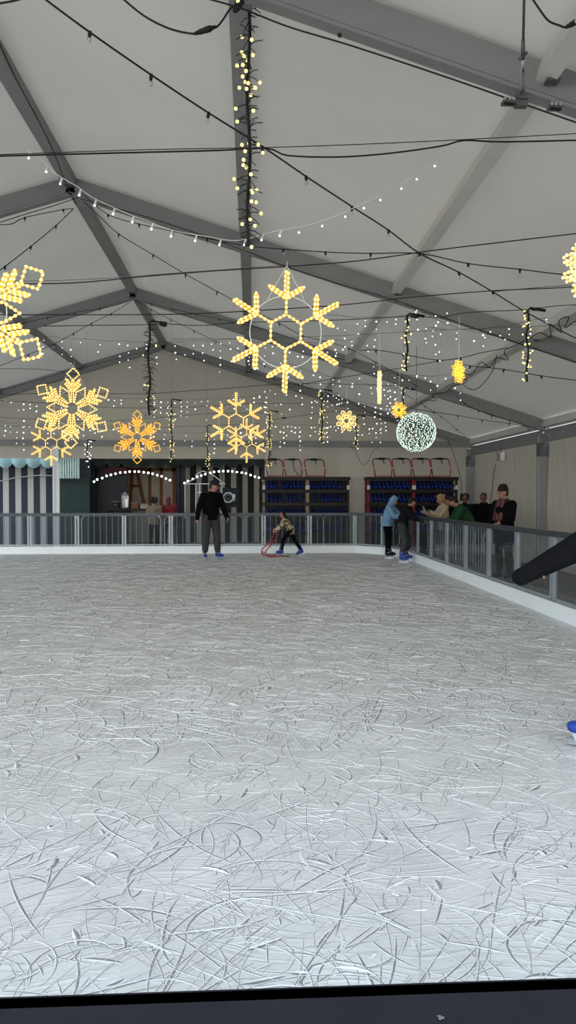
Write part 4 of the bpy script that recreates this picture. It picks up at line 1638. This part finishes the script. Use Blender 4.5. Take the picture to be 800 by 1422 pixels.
# table with things
c = P(184, 706, YB - .4)
zt = c.z
t = thing('long_table', 'dark long table in front of the half-timbered wall', 'table', (c.x, c.y, -0.1))
MB().box((0, 0, zt + .1 - .03), (1.7, .6, .06)).build('tabletop', M_DARK, t)
for sx in (-.75, .75):
    for sy in (-.24, .24):
        MB().box((sx, sy, (zt + .04) / 2), (.06, .06, zt + .04)).build('leg', M_DARK, t)
c2 = P(174, 706, YB - .4)
t = thing('glass_lantern', 'glass lantern with a white candle glinting on the dark table', 'lantern', (c2.x, c2.y, zt))
MB().lathe((0, 0, 0), [(.13, 0), (.13, .03), (.11, .04)], 12).build('base', M_ALU_D, t)
MB().lathe((0, 0, .04), [(.115, 0), (.115, .36)], 12).build('glass', M_BULB, t)
MB().lathe((.05, -.05, .04), [(.04, 0), (.04, .24), (.01, .27)], 10).build('candle', glow_mat('candle_white', (240, 240, 225), .7), t)
MB().lathe((0, 0, .40), [(.13, 0), (.12, .03), (.05, .09), (.02, .12)], 12).build('lid', M_ALU_D, t)
for i, (px, hh, lab) in enumerate(((161, .2, 'dark chest at the left end of the dark table'), (188, .16, 'low brown box in the middle of the dark table'), (201, .13, 'low pale tray at the right end of the dark table'))):
    c3 = P(px, 706, YB - .4)
    mb = MB()
    mb.use((M_DARK, M_TIMB, M_PLAST)[i]).box((0, 0, hh / 2), (.22, .3, hh)).use(M_ALU_D).box((0, -.005, hh + .012), (.235, .32, .024)).box((0, -.155, hh * .6), (.05, .012, .04))
    o = mb.build(('chest', 'box', 'tray')[i])
    o.location = (c3.x, c3.y, zt)
    tag(o, lab, ('chest', 'box', 'tray')[i], 'things on the dark table')


# ------------------------------------------------------------------ people
def rotv(v, ax, deg):
    return Matrix.Rotation(math.radians(deg), 3, ax) @ v


SKIN = mat('skin', (176, 128, 108), 0.55, 0, 0.08, 30)
SKIN2 = mat('tanned_skin', (122, 84, 66), 0.55, 0, 0.08, 30)
EYE_M = mat('dark_eye', (22, 16, 14), 0.2, 0, 0.1, 50)
LIP_M = mat('lips', (140, 78, 72), 0.5, 0, 0.1, 50)


def person(label, loc, rz, H, p, group=None):
    """p: pose and clothes. Faces +x, left is +y. Returns the root empty."""
    t = thing('person', label, 'person', loc, rz, group)
    vox = p.get('vox', 0.0105)
    s = H / 1.75
    skating = p.get('skates')
    lean, roll, twist = p.get('lean', 0), p.get('roll', 0), p.get('twist', 0)
    pel = Vector((0, 0, 0))
    # spine frame
    RT = Matrix.Rotation(math.radians(twist), 3, 'Z') @ Matrix.Rotation(math.radians(roll), 3, 'X') @ Matrix.Rotation(math.radians(lean), 3, 'Y')
    RM = Matrix.Rotation(math.radians(twist * .5), 3, 'Z') @ Matrix.Rotation(math.radians(roll * .5), 3, 'X') @ Matrix.Rotation(math.radians(lean * .55), 3, 'Y')
    waist = pel + RM @ Vector((0, 0, .13 * s))
    chest = waist + RT @ Vector((0.005 * s, 0, .21 * s))
    neck = chest + RT @ Vector((-.01 * s, 0, .17 * s))
    hy, hp = p.get('head', (0, 0))
    RH = Matrix.Rotation(math.radians(twist * .6 + hy), 3, 'Z') @ Matrix.Rotation(math.radians(lean * .45 + hp), 3, 'Y')
    head = neck + RH @ Vector((.025 * s, 0, .155 * s))
    wd = p.get('width', 1.0)
    J = {}
    for sd, sg in (('L', 1), ('R', -1)):
        sh = chest + RT @ Vector((-.01 * s, sg * .185 * s * (0.5 + wd * .5), .10 * s))
        a, out, el, inn = p.get('arm' + sd, (0, 8, 12, 0))
        d = rotv(rotv(Vector((0, 0, -1)), 'Y', -a), 'X', sg * out)
        if p.get('arm_follow', False):
            d = RT @ d
        elb = sh + d * (.285 * s)
        d2 = rotv(rotv(Vector((0, 0, -1)), 'Y', -(a + el)), 'X', sg * (out - inn))
        wr = elb + d2 * (.25 * s)
        hip = pel + Vector((0, sg * .09 * s, -.02 * s))
        th, lo, kn, fy = p.get('leg' + sd, (0, 3, 4, 6))
        dl = rotv(rotv(Vector((0, 0, -1)), 'Y', -th), 'X', sg * lo)
        knee = hip + dl * (.425 * s)
        dl2 = rotv(rotv(Vector((0, 0, -1)), 'Y', -(th - kn)), 'X', sg * lo * p.get('shin_out', .6))
        ank = knee + dl2 * (.41 * s)
        J[sd] = dict(sh=sh, el=elb, wr=wr, d2=d2, hip=hip, kn=knee, an=ank, fy=sg * fy, fp=p.get('foot' + sd, 0))
    sole = 0.155 if skating else 0.085 * s
    low = min(J['L']['an'].z, J['R']['an'].z)
    up = Vector((0, 0, sole - low))

    def U(v):
        return v + up

    # ---- body: one continuous skin
    b = MB()
    b.hull([(U(head) + RH @ Vector((-.005, 0, .02)) * s, (.098 * s, .078 * s, .105 * s), RH), (U(head) + RH @ Vector((.03, 0, -.02)) * s, (.062 * s, .062 * s, .07 * s), RH)])
    b.hull([(U(head) + RH @ Vector((.035, 0, -.06)) * s, (.055 * s, .055 * s, .045 * s), RH), (U(head) + RH @ Vector((.055, 0, -.095)) * s, (.025 * s, .026 * s, .02 * s), RH)])
    b.hull([(U(head) + RH @ Vector((.092, 0, .01)) * s, (.010 * s, .012 * s, .012 * s), RH), (U(head) + RH @ Vector((.112, 0, -.032)) * s, (.014 * s, .019 * s, .013 * s), RH)], 1)
    for sg in (-1, 1):
        b.hull([(U(head) + RH @ Vector((-.002, sg * .079, .01)) * s, (.022 * s, .011 * s, .026 * s), RH), (U(head) + RH @ Vector((.004, sg * .074, -.03)) * s, (.012 * s, .009 * s, .014 * s), RH)], 1)
        b.hull([(U(head) + RH @ Vector((.082, sg * .034, .022)) * s, (.016 * s, .024 * s, .009 * s), RH), (U(head) + RH @ Vector((.07, sg * .045, -.03)) * s, (.012 * s, .014 * s, .012 * s), RH)], 1)
    b.hull([(U(neck) + RT @ Vector((0, 0, -.03)) * s, .058 * s), (U(neck).lerp(U(head), .55), .054 * s)])
    b.hull([(U(chest), (.095 * s, .14 * s * wd, .11 * s), RT), (U(waist), (.085 * s, .118 * s * wd, .07 * s), RM)])
    b.hull([(U(chest) + RT @ Vector((0, 0, .08 * s)), (.065 * s, .15 * s * wd, .05 * s), RT), (U(neck) + RT @ Vector((0, 0, -.05 * s)), .05 * s)])
    b.hull([(U(waist), (.085 * s, .118 * s * wd, .07 * s), RM), (U(pel), (.095 * s, .135 * s * wd, .085 * s))])
    for sd in 'LR':
        j = J[sd]
        sg = 1 if sd == 'L' else -1
        b.hull([(U(chest) + RT @ Vector((0, sg * .1 * s, .08 * s)), .055 * s), (U(j['sh']), .052 * s)])
        b.hull([(U(j['sh']), .052 * s), (U(j['el']), .038 * s)])
        b.hull([(U(j['el']), .038 * s), (U(j['el']).lerp(U(j['wr']), .3), .039 * s), (U(j['wr']), .026 * s)])
        # hand: palm, four bent fingers and a thumb from the side of the palm
        d = j['d2'].normalized()
        side = RT @ Vector((0, sg, 0))
        fwd = (Vector((1, 0, 0)) - d * d.x)
        fwd = fwd.normalized() if fwd.length > .2 else (RT @ Vector((0, 0, 1)))
        nrm = d.cross(fwd) * (-sg)          # roughly away from the body
        w0 = U(j['wr'])
        b.hull([(w0 + d * .02 * s, .021 * s), (w0 + d * .085 * s + fwd * .026 * s, .016 * s), (w0 + d * .085 * s - fwd * .028 * s, .015 * s)])
        curl = p.get('curl', 25)
        for k, (o_, ln) in enumerate(((.030, .070), (.011, .080), (-.009, .074), (-.028, .058))):
            base = w0 + d * .088 * s + fwd * o_ * s
            c1 = Matrix.Rotation(math.radians(curl), 3, fwd) @ d
            if c1.dot(nrm) > 0:
                c1 = Matrix.Rotation(math.radians(-curl), 3, fwd) @ d
            mid = base + c1 * ln * .55 * s
            c2 = c1 + (c1 - d) * 1.0
            tip = mid + c2.normalized() * ln * .5 * s
            b.hull([(base, .0098 * s), (mid, .0090 * s)], 1)
            b.hull([(mid, .0090 * s), (tip, .0076 * s)], 1)
        tb = w0 + d * .038 * s + fwd * .022 * s
        tm = tb + (d * .6 + fwd * .75 - nrm * .2) * .042 * s
        b.hull([(tb, .013 * s), (tm, .0105 * s)], 1)
        b.hull([(tm, .0105 * s), (tm + (d * .9 + fwd * .3 - nrm * .2) * .034 * s, .0085 * s)], 1)
        # leg and foot
        b.hull([(U(j['hip']), .088 * s), (U(j['kn']), .054 * s)])
        b.hull([(U(j['kn']), .054 * s), (U(j['kn']).lerp(U(j['an']), .3) + Vector((-.012 * s, 0, 0)), .053 * s), (U(j['an']), .036 * s)])
        RF = Matrix.Rotation(math.radians(j['fy']), 3, 'Z') @ Matrix.Rotation(math.radians(j['fp']), 3, 'Y')
        b.hull([(U(j['an']) + RF @ Vector((-.03, 0, -.04)) * s, (.035 * s, .033 * s, .03 * s), RF), (U(j['an']) + RF @ Vector((.12, 0, -.05)) * s, (.045 * s, .04 * s, .02 * s), RF), (U(j['an']), .036 * s)])
    link('body', remesh(b, vox, 3), p.get('skin', SKIN), t)
    fm = MB()
    for sg in (-1, 1):
        fm = MB().ball(U(head) + RH @ Vector((.088, sg * .034, .002)) * s, .0125 * s, 2)
        fm.build('eye', EYE_M, t, True)
    MB().hull([(U(head) + RH @ Vector((.092, .018, -.066)) * s, (.006 * s, .010 * s, .005 * s)), (U(head) + RH @ Vector((.092, -.018, -.066)) * s, (.006 * s, .010 * s, .005 * s)), (U(head) + RH @ Vector((.097, 0, -.066)) * s, (.006 * s, .010 * s, .007 * s))], 1).build('mouth', LIP_M, t, True)

    # ---- jacket
    if p.get('top'):
        k = p.get('bulk', .028)
        b = MB()
        tp = p.get('toplen', .12)
        b.hull([(U(chest), (.10 * s + k, .15 * s * wd + k, .11 * s + k * .4), RT), (U(waist), (.095 * s + k, .13 * s * wd + k, .07 * s), RM)])
        b.hull([(U(chest) + RT @ Vector((0, 0, .085 * s)), (.065 * s + k * .6, .155 * s * wd + k * .5, .05 * s + k * .3), RT), (U(neck) + RT @ Vector((.0, 0, -.035 * s)), .062 * s + k * .4)])
        b.hull([(U(waist), (.095 * s + k, .13 * s * wd + k, .07 * s), RM), (U(pel) + Vector((0, 0, .03 * s)), (.105 * s + k, .145 * s * wd + k, .06 * s)), (U(pel) + Vector((0, 0, -tp * s)), (.108 * s + k, .150 * s * wd + k, .012 * s))])
        b.hull([(U(neck) + RT @ Vector((.004, 0, -.045)) * s, (.066 * s + k * .3, .068 * s + k * .3, .04 * s), RT), (U(neck) + RT @ Vector((.008, 0, .03)) * s, (.060 * s, .062 * s, .012 * s), RT)])
        for sd in 'LR':
            j = J[sd]
            sg = 1 if sd == 'L' else -1
            b.hull([(U(chest) + RT @ Vector((0, sg * .1 * s, .075 * s)), .062 * s + k * .5), (U(j['sh']), .058 * s + k * .5)])
            b.hull([(U(j['sh']), .058 * s + k * .5), (U(j['el']), .044 * s + k * .6)])
            e = U(j['wr']) + j['d2'] * p.get('sleeve', 0.0) * s
            ck = p.get('cuffk', .45)
            b.hull([(U(j['el']), .044 * s + k * .6), (e, .034 * s + k * ck)])
            b.hull([(e - j['d2'] * .03 * s, .036 * s + k * ck), (e + j['d2'] * .004, .037 * s + k * ck)], 2)
        if p.get('hood'):
            b.hull([(U(head) + RH @ Vector((-.025, 0, .015)) * s, (.115 * s, .105 * s, .13 * s), RH), (U(head) + RH @ Vector((-.06, 0, .12)) * s, .035 * s), (U(neck) + RT @ Vector((-.03, 0, -.02)) * s, (.09 * s, .10 * s, .05 * s))])
            b.hull([(U(head) + RH @ Vector((.05, 0, .115)) * s, (.03 * s, .07 * s, .02 * s), RH), (U(head) + RH @ Vector((-.03, 0, .12)) * s, (.04 * s, .08 * s, .03 * s), RH)])
        elif p.get('hood_down'):
            b.hull([(U(neck) + RT @ Vector((-.07, .07, -.0)) * s, .045 * s), (U(neck) + RT @ Vector((-.07, -.07, -.0)) * s, .045 * s), (U(neck) + RT @ Vector((-.10, 0, -.06)) * s, .045 * s)])
        me = remesh(b, vox, 3)
        if p.get('hood'):
            # open the hood in front of the face
            bm = bmesh.new()
            bm.from_mesh(me)
            hc = U(head) + RH @ Vector((.075, 0, -.01)) * s
            kill = []
            for v in bm.verts:
                q = RH.inverted() @ (v.co - hc)
                if q.x > -.03 * s and (q.y / (.066 * s)) ** 2 + (q.z / (.092 * s)) ** 2 < 1:
                    kill.append(v)
            bmesh.ops.delete(bm, geom=kill, context='VERTS')
            bm.to_mesh(me)
            bm.free()
        o = link(p.get('topname', 'jacket'), me, p['top'], t)
        if p.get('toplabel'):
            o['label'] = p['toplabel']
    # ---- trousers
    if p.get('legs'):
        k = p.get('legbulk', .016)
        b = MB()
        b.hull([(U(waist) + Vector((0, 0, -.06 * s)), (.09 * s + k, .125 * s * wd + k, .03 * s), RM), (U(pel), (.10 * s + k, .14 * s * wd + k, .08 * s))])
        for sd in 'LR':
            j = J[sd]
            b.hull([(U(j['hip']) + Vector((0, 0, .0)), .094 * s + k), (U(j['kn']), .060 * s + k)])
            b.hull([(U(j['kn']), .060 * s + k), (U(j['kn']).lerp(U(j['an']), .35), .057 * s + k), (U(j['kn']).lerp(U(j['an']), p.get('leglen', .85)), .045 * s + k)])
        link('trousers', remesh(b, vox, 3), p['legs'], t)
    # ---- footwear
    for sd in 'LR':
        j = J[sd]
        RF = Matrix.Rotation(math.radians(j['fy']), 4, 'Z') @ Matrix.Rotation(math.radians(j['fp']), 4, 'Y')
        if skating:
            an = U(j['an'])
            f = max(.74, min(1.05, s))
            org = an - (RF @ Vector((-.045 * f, 0, .155)))
            mb = MB()
            skate_boot(mb, skating, M_SKD)
            o = mb.build('skate', None, t, True)
            o.matrix_local = Matrix.Translation(org) @ RF @ Matrix.Diagonal((f, f, 1, 1))
            mb = MB()
            skate_buckles(mb)
            mb.build('buckles', None, o, True)
            mb = MB()
            skate_blade(mb)
            mb.build('blade', None, o)
        else:
            an = U(j['an'])
            R3 = RF.to_3x3()
            MB().hull([(an + R3 @ Vector((-.035, 0, -.045)) * s, (.045 * s, .042 * s, .038 * s), R3), (an + R3 @ Vector((.12, 0, -.055)) * s, (.055 * s, .047 * s, .028 * s), R3), (an + Vector((0, 0, .03 * s)), .052 * s)]).build('shoe', p.get('shoe', M_SKD), t, True)
    # ---- hair and headwear
    hm = p.get('hairm')
    hc = U(head)
    hair = p.get('hair')
    if hair:
        b = MB()
        b.hull([(hc + RH @ Vector((-.02, 0, .045)) * s, (.098 * s, .088 * s, .09 * s), RH), (hc + RH @ Vector((-.055, 0, -.015)) * s, (.06 * s, .08 * s, .075 * s), RH)])
        if hair == 'bun':
            b.hull([(hc + RH @ Vector((-.11, 0, .06)) * s, .045 * s), (hc + RH @ Vector((-.08, 0, .05)) * s, .04 * s)])
            b.hull([(hc + RH @ Vector((.06, 0, .10)) * s, (.03 * s, .05 * s, .02 * s), RH), (hc + RH @ Vector((-.02, 0, .115)) * s, (.05 * s, .06 * s, .03 * s), RH)])
        if hair == 'long':
            b.hull([(hc + RH @ Vector((-.05, 0, .0)) * s, (.065 * s, .088 * s, .08 * s), RH), (U(neck) + RT @ Vector((-.075, 0, -.16)) * s, (.035 * s, .085 * s, .05 * s), RT)])
        if hair == 'curly':
            for i in range(16):
                a = i * 2.4
                z = -.06 + .18 * ((i * 7) % 16) / 16
                q = math.sqrt(max(.1, 1 - (z / .16) ** 2))
                b.hull([(hc + RH @ Vector((-.035 + .10 * q * math.cos(a) * (1 if math.cos(a) < .3 else .5), .11 * q * math.sin(a), z + .02)) * s, .045 * s)], 1)
        if hair == 'bob':
            for sg in (-1, 1):
                b.hull([(hc + RH @ Vector((-.02, sg * .075, .02)) * s, .03 * s), (hc + RH @ Vector((-.015, sg * .08, -.10)) * s, .028 * s), (hc + RH @ Vector((-.07, sg * .03, -.11)) * s, .03 * s)])
        link('hair', remesh(b, vox, 2), hm, t)
    hat = p.get('hat')
    if hat:
        b = MB()
        b.hull([(hc + RH @ Vector((-.008, 0, .075)) * s, (.108 * s, .09 * s, .075 * s), RH), (hc + RH @ Vector((-.02, 0, .055)) * s, (.108 * s, .09 * s, .04 * s), RH)])
        if hat == 'cap':
            b.hull([(hc + RH @ Vector((.09, 0, .062)) * s, (.02 * s, .07 * s, .008 * s), RH), (hc + RH @ Vector((.165, 0, .048)) * s, (.02 * s, .055 * s, .007 * s), RH)])
        if hat == 'beanie':
            b.hull([(hc + RH @ Vector((-.005, 0, .06)) * s, (.112 * s, .094 * s, .025 * s), RH), (hc + RH @ Vector((-.01, 0, .035)) * s, (.112 * s, .094 * s, .02 * s), RH)])
            b.hull([(hc + RH @ Vector((-.015, 0, .13)) * s, (.085 * s, .075 * s, .04 * s), RH), (hc + RH @ Vector((-.01, 0, .07)) * s, (.1 * s, .085 * s, .05 * s), RH)])
        link('cap' if hat == 'cap' else 'beanie', remesh(b, vox, 2), p.get('hatm', M_BLACK), t)
    if p.get('scarf'):
        b = MB()
        for i in range(12):
            a0, a1 = i * PI / 6, (i + 1) * PI / 6
            f_ = lambda a: U(neck) + RT @ Vector((.012 + .085 * math.cos(a), .09 * math.sin(a), -.005 + .02 * math.cos(a * 2))) * s
            b.hull([(f_(a0), .04 * s), (f_(a1), .04 * s)], 1)
        for sg in (-1, .6):
            b.hull([(U(neck) + RT @ Vector((.10, sg * .05, -.02)) * s, (.03 * s, .055 * s, .04 * s), RT), (U(waist) + RM @ Vector((.155, sg * .075, .03)) * s, (.02 * s, .06 * s, .03 * s), RM)])
        link('scarf', remesh(b, vox, 2), p['scarf'], t)
    if p.get('bag'):
        pass
    t['hand_L'] = tuple(U(J['L']['wr']) + J['L']['d2'] * .08 * s)
    t['hand_R'] = tuple(U(J['R']['wr']) + J['R']['d2'] * .08 * s)
    return t


C_BLK = mat('black_cloth', (13, 13, 15), 0.9, 0, 0.25, 12, .25, 60, 0, .1)
C_GRY = mat('grey_trouser', (66, 66, 66), 0.9, 0, 0.18, 12, .25, 60, 0, .15)
C_LBL = mat('light_blue_fleece', (118, 160, 190), 0.95, 0, 0.12, 12, .25, 60)
C_CRM = mat('cream_knit', (196, 176, 148), 0.95, 0, 0.12, 25, .3, 90)
C_GRN = mat('dark_green_fleece', (30, 70, 40), 0.95, 0, 0.18, 12, .25, 60)
C_NAV = mat('dark_navy_jacket', (20, 24, 30), 0.8, 0, 0.2, 12, .25, 60, 0, .12)
C_RED = mat('dark_red_hoodie', (120, 22, 34), 0.9, 0, 0.15, 12, .25, 60)
C_BEI = mat('beige_jacket', (122, 104, 84), 0.9, 0, 0.15, 12, .25, 60)
C_SCF = stripe_mat('maroon_scarf', (74, 30, 34), (104, 62, 60), .09, 1, .5)
C_SLV = mat('dark_grey_sleeve', (15, 16, 20), 0.9, 0, 0.2, 8, .5, 18, 0, .12)
C_LEO = leopard_mat('leopard_print')
H_DK = mat('dark_hair', (28, 20, 17), 0.7, 0, 0.3, 40, .3, 80)
H_BL = mat('blonde_hair', (176, 140, 92), 0.6, 0, 0.2, 40, .3, 80)
H_RD = mat('reddish_hair', (96, 26, 28), 0.6, 0, 0.2, 40, .3, 80)
H_BR = mat('brown_hair', (70, 52, 38), 0.6, 0, 0.2, 40, .3, 80)


def deg(a):
    return math.radians(a)


# man in black on the ice
g = ground_at(293, 777.5, 0)
person('person in black cap, black jacket and grey trousers standing on the ice', (g.x, g.y, 0), deg(-68), 1.81,
       dict(skates=M_SKB, top=C_BLK, bulk=.045, toplen=.10, legs=C_GRY, legbulk=.03, leglen=.80, hat='cap', hatm=M_BLACK, hair='short', hairm=H_DK, head=(42, 14), lean=6,
            armL=(8, 15, 30, 6), armR=(-4, 19, 20, 4), legL=(6, 5, 8, 20), legR=(2, 4, 6, 14), width=1.08, curl=40))

# child in a leopard coat pushing a skating aid
g = ground_at(401, 772.5, 0)
ch = person('child in a leopard print coat bending over a red skating aid on the ice', (g.x + .05, g.y, 0), deg(180), 1.16,
            dict(skates=M_SKB, top=C_LEO, topname='coat', bulk=.03, toplen=.16, legs=C_BLK, legbulk=.010, leglen=.9, hair='long', hairm=H_DK, head=(0, -14), lean=38,
                 armL=(30, 6, 22, 0), armR=(34, 8, 18, 0), legL=(40, 4, 30, 4), legR=(-22, 5, 12, -4), footR=22, curl=70))
hl = Vector(ch['hand_L'])
ga = ground_at(371, 775, 0)
make_aid('red tube skating aid on the ice, pushed by the child in the leopard coat', None, (ga.x + .17, g.y, 0), deg(180 + 14), .80)

# girl in a light blue hoodie and the skater beside her
g = ground_at(537.5, 775.5, 0)
person('child in light blue jacket with the hood up, standing on the ice', (g.x, g.y, 0), deg(-28), 1.44,
       dict(skates=M_SKD, top=C_LBL, bulk=.05, toplen=.10, legs=C_BLK, legbulk=.012, leglen=.9, hood=True, head=(0, 18), lean=16,
            armL=(44, 2, 40, 12), armR=(34, 2, 50, 12), legL=(4, 4, 6, 12), legR=(8, 3, 10, 8), curl=50))
g = ground_at(558, 781, 0)
person('person in dark jacket on blue skates bending forward beside the child in light blue', (g.x, g.y, 0), deg(-20), 1.46,
       dict(skates=M_SKB, top=C_NAV, bulk=.045, toplen=.10, legs=C_GRY, legbulk=.028, leglen=.62, hair='short', hairm=H_DK, head=(35, 18), lean=24,
            armL=(30, 4, 40, 10), armR=(34, 4, 45, 20), legL=(22, 6, 34, 6), legR=(14, 4, 26, 10), curl=50))

# spectators behind the right barrier, on the lower ground
GZ = -0.1


def spect(label, px, pytop, Y, H, rz, p):
    q = P(px, 690, Y)
    return person(label, (q.x, q.y, GZ), deg(rz), H, p, None)


w = spect('person in a cream jacket with tied-up blonde hair looking at a phone behind the barrier', 617, 682, 17.3, 1.66, 186,
          dict(top=C_CRM, bulk=.035, toplen=.12, legs=C_BLK, hair='bun', hairm=H_BL, head=(0, 16), lean=4, armL=(40, 4, 75, 18), armR=(34, 4, 80, 18), curl=55))
hl = Vector(w['hand_L'])
hr = Vector(w['hand_R'])
Rw = Matrix.Rotation(deg(186), 3, 'Z')
hm_ = (hl + hr) / 2 + Vector((.04, 0, .045))
t = thing('phone', 'pale phone held up by the person in the cream jacket', 'phone', Vector(w.location) + Rw @ hm_, deg(186))
o = MB().box((0, 0, 0), (.012, .075, .155)).build('case', mat('phone_case', (205, 200, 196), .4), t)
MB().box((-.0065, 0, 0), (.002, .068, .145)).build('screen', glow_mat('phone_screen', (150, 160, 180), .25), t)
t.rotation_euler = (0, deg(25), deg(186))
spect('person in dark clothes half hidden between the rack and the cream jacket', 630, 690, 18.5, 1.62, 150,
      dict(top=C_BLK, bulk=.05, legs=C_BLK, hair='short', hairm=H_DK, lean=10, head=(10, 16)))
spect('person in a dark green fleece stooping over behind the barrier', 652, 690, 16.2, 1.72, 176,
      dict(top=C_GRN, bulk=.06, legs=C_BLK, hair='short', hairm=H_DK, lean=34, head=(-10, 26), legL=(8, 5, 10, 6), legR=(2, 5, 8, 6), armL=(34, 6, 40, 10), armR=(26, 6, 50, 10), width=1.15))
spect('person with bushy dark curly hair by the rear corner of the right wall', 645.5, 676, 19.4, 1.66, -100,
      dict(top=C_NAV, bulk=.04, legs=C_BLK, hair='curly', hairm=H_DK, skin=SKIN2))
spect('person in a black padded jacket facing the ice by the right wall', 671.5, 681, 17.2, 1.68, -115,
      dict(top=C_BLK, bulk=.065, legs=C_BLK, hair='short', hairm=H_DK, skin=SKIN2, hood_down=True, width=1.08, armL=(10, 12, 40, 10), armR=(10, 12, 40, 10)))
spect('person in a beanie, maroon scarf and black coat nearest along the right barrier', 700, 671, 13.7, 1.80, -150,
      dict(top=C_BLK, topname='coat', bulk=.06, toplen=.30, legs=C_BLK, hat='beanie', hatm=mat('brown_beanie', (44, 30, 26), .95, 0, .2, 40, .4, 120), hair='short', hairm=H_BR, scarf=C_SCF, head=(-8, 4), width=1.06, armL=(16, 8, 60, 12), armR=(8, 8, 20, 4)))
# people at the booth
spect('person in beige jacket seen from behind at the half-timbered wall', 213.5, 690, 22.0, 1.57, 80,
      dict(top=C_BEI, bulk=.05, legs=C_BLK, hair='curly', hairm=H_DK, lean=5))
spect('person with long reddish hair and dark red hoodie, seen from behind', 234, 688, 22.3, 1.60, 95,
      dict(top=C_RED, bulk=.04, legs=C_BLK, hair='long', hairm=H_RD, armR=(30, 10, 60, 0)))

# near skater mostly outside the right edge: outstretched sleeve and one skate in view
person('skater cut off by the right edge of the photo, dark sleeve held out sideways', (2.30, 4.02, 0), deg(86), 1.70,
       dict(vox=.009, skates=M_SKB, top=C_SLV, bulk=.075, cuffk=.22, sleeve=.19, legs=C_BLK, legbulk=.02, hair='short', hairm=H_DK, lean=10, skin=SKIN, curl=95, shin_out=1.0,
            armL=(-4, 43, 0, -20), armR=(0, 40, 12, 0), legL=(0, 15, 6, 60), legR=(10, 4, 16, 8)))

for o in list(COL.objects):
    for key in ('hand_L', 'hand_R'):
        if key in o:
            del o[key]

# ------------------------------------------------------------------ light
w = bpy.data.worlds.new('world')
SC.world = w
w.use_nodes = True
nt = w.node_tree
bg = nt.nodes['Background']
tc = nt.nodes.new('ShaderNodeTexCoord')
sp = nt.nodes.new('ShaderNodeSeparateXYZ')
nt.links.new(tc.outputs['Generated'], sp.inputs[0])
rp = nt.nodes.new('ShaderNodeValToRGB')
rp.color_ramp.elements[0].position = 0.0
rp.color_ramp.elements[0].color = (0.90, 0.90, 0.87, 1)
rp.color_ramp.elements[1].position = 0.8
rp.color_ramp.elements[1].color = (0.62, 0.74, 0.90, 1)
nt.links.new(sp.outputs['Z'], rp.inputs['Fac'])
dl = nt.nodes.new('ShaderNodeVectorMath')
dl.operation = 'DOT_PRODUCT'
dl.inputs[1].default_value = (-0.82, 0.54, 0.15)
nt.links.new(tc.outputs['Generated'], dl.inputs[0])
ml_ = nt.nodes.new('ShaderNodeMapRange')
ml_.interpolation_type = 'SMOOTHSTEP'
nt.links.new(dl.outputs['Value'], ml_.inputs['Value'])
mxc = nt.nodes.new('ShaderNodeMix')
mxc.data_type = 'RGBA'
nt.links.new(ml_.outputs['Result'], mxc.inputs[0])
nt.links.new(rp.outputs['Color'], mxc.inputs[6])
mxc.inputs[7].default_value = (1.15, 1.48, 1.75, 1)
nt.links.new(mxc.outputs[2], bg.inputs['Color'])
dp = nt.nodes.new('ShaderNodeVectorMath')
dp.operation = 'DOT_PRODUCT'
dp.inputs[1].default_value = (-0.12, -0.90, 0.42)
nt.links.new(tc.outputs['Generated'], dp.inputs[0])
mr = nt.nodes.new('ShaderNodeMapRange')
mr.inputs['From Min'].default_value = 0.1
mr.inputs['From Max'].default_value = 1.0
mr.inputs['To Min'].default_value = 1.25
mr.inputs['To Max'].default_value = 5.2
mr.interpolation_type = 'SMOOTHSTEP'
nt.links.new(dp.outputs['Value'], mr.inputs['Value'])
nt.links.new(mr.outputs['Result'], bg.inputs['Strength'])
sd = bpy.data.lights.new('sun', 'SUN')
sd.energy = 2.2
sd.angle = math.radians(3)
sd.color = (1.0, 0.93, 0.84)
so = bpy.data.objects.new('sun', sd)
COL.objects.link(so)
so.rotation_euler = (math.radians(-38), math.radians(30), 0)

SC.view_settings.view_transform = 'Standard'
SC.view_settings.look = 'None'
SC.view_settings.exposure = 0.0
SC.cycles.max_bounces = 8
SC.cycles.diffuse_bounces = 4
SC.cycles.transparent_max_bounces = 16
SC.cycles.caustics_reflective = False
SC.cycles.caustics_refractive = False
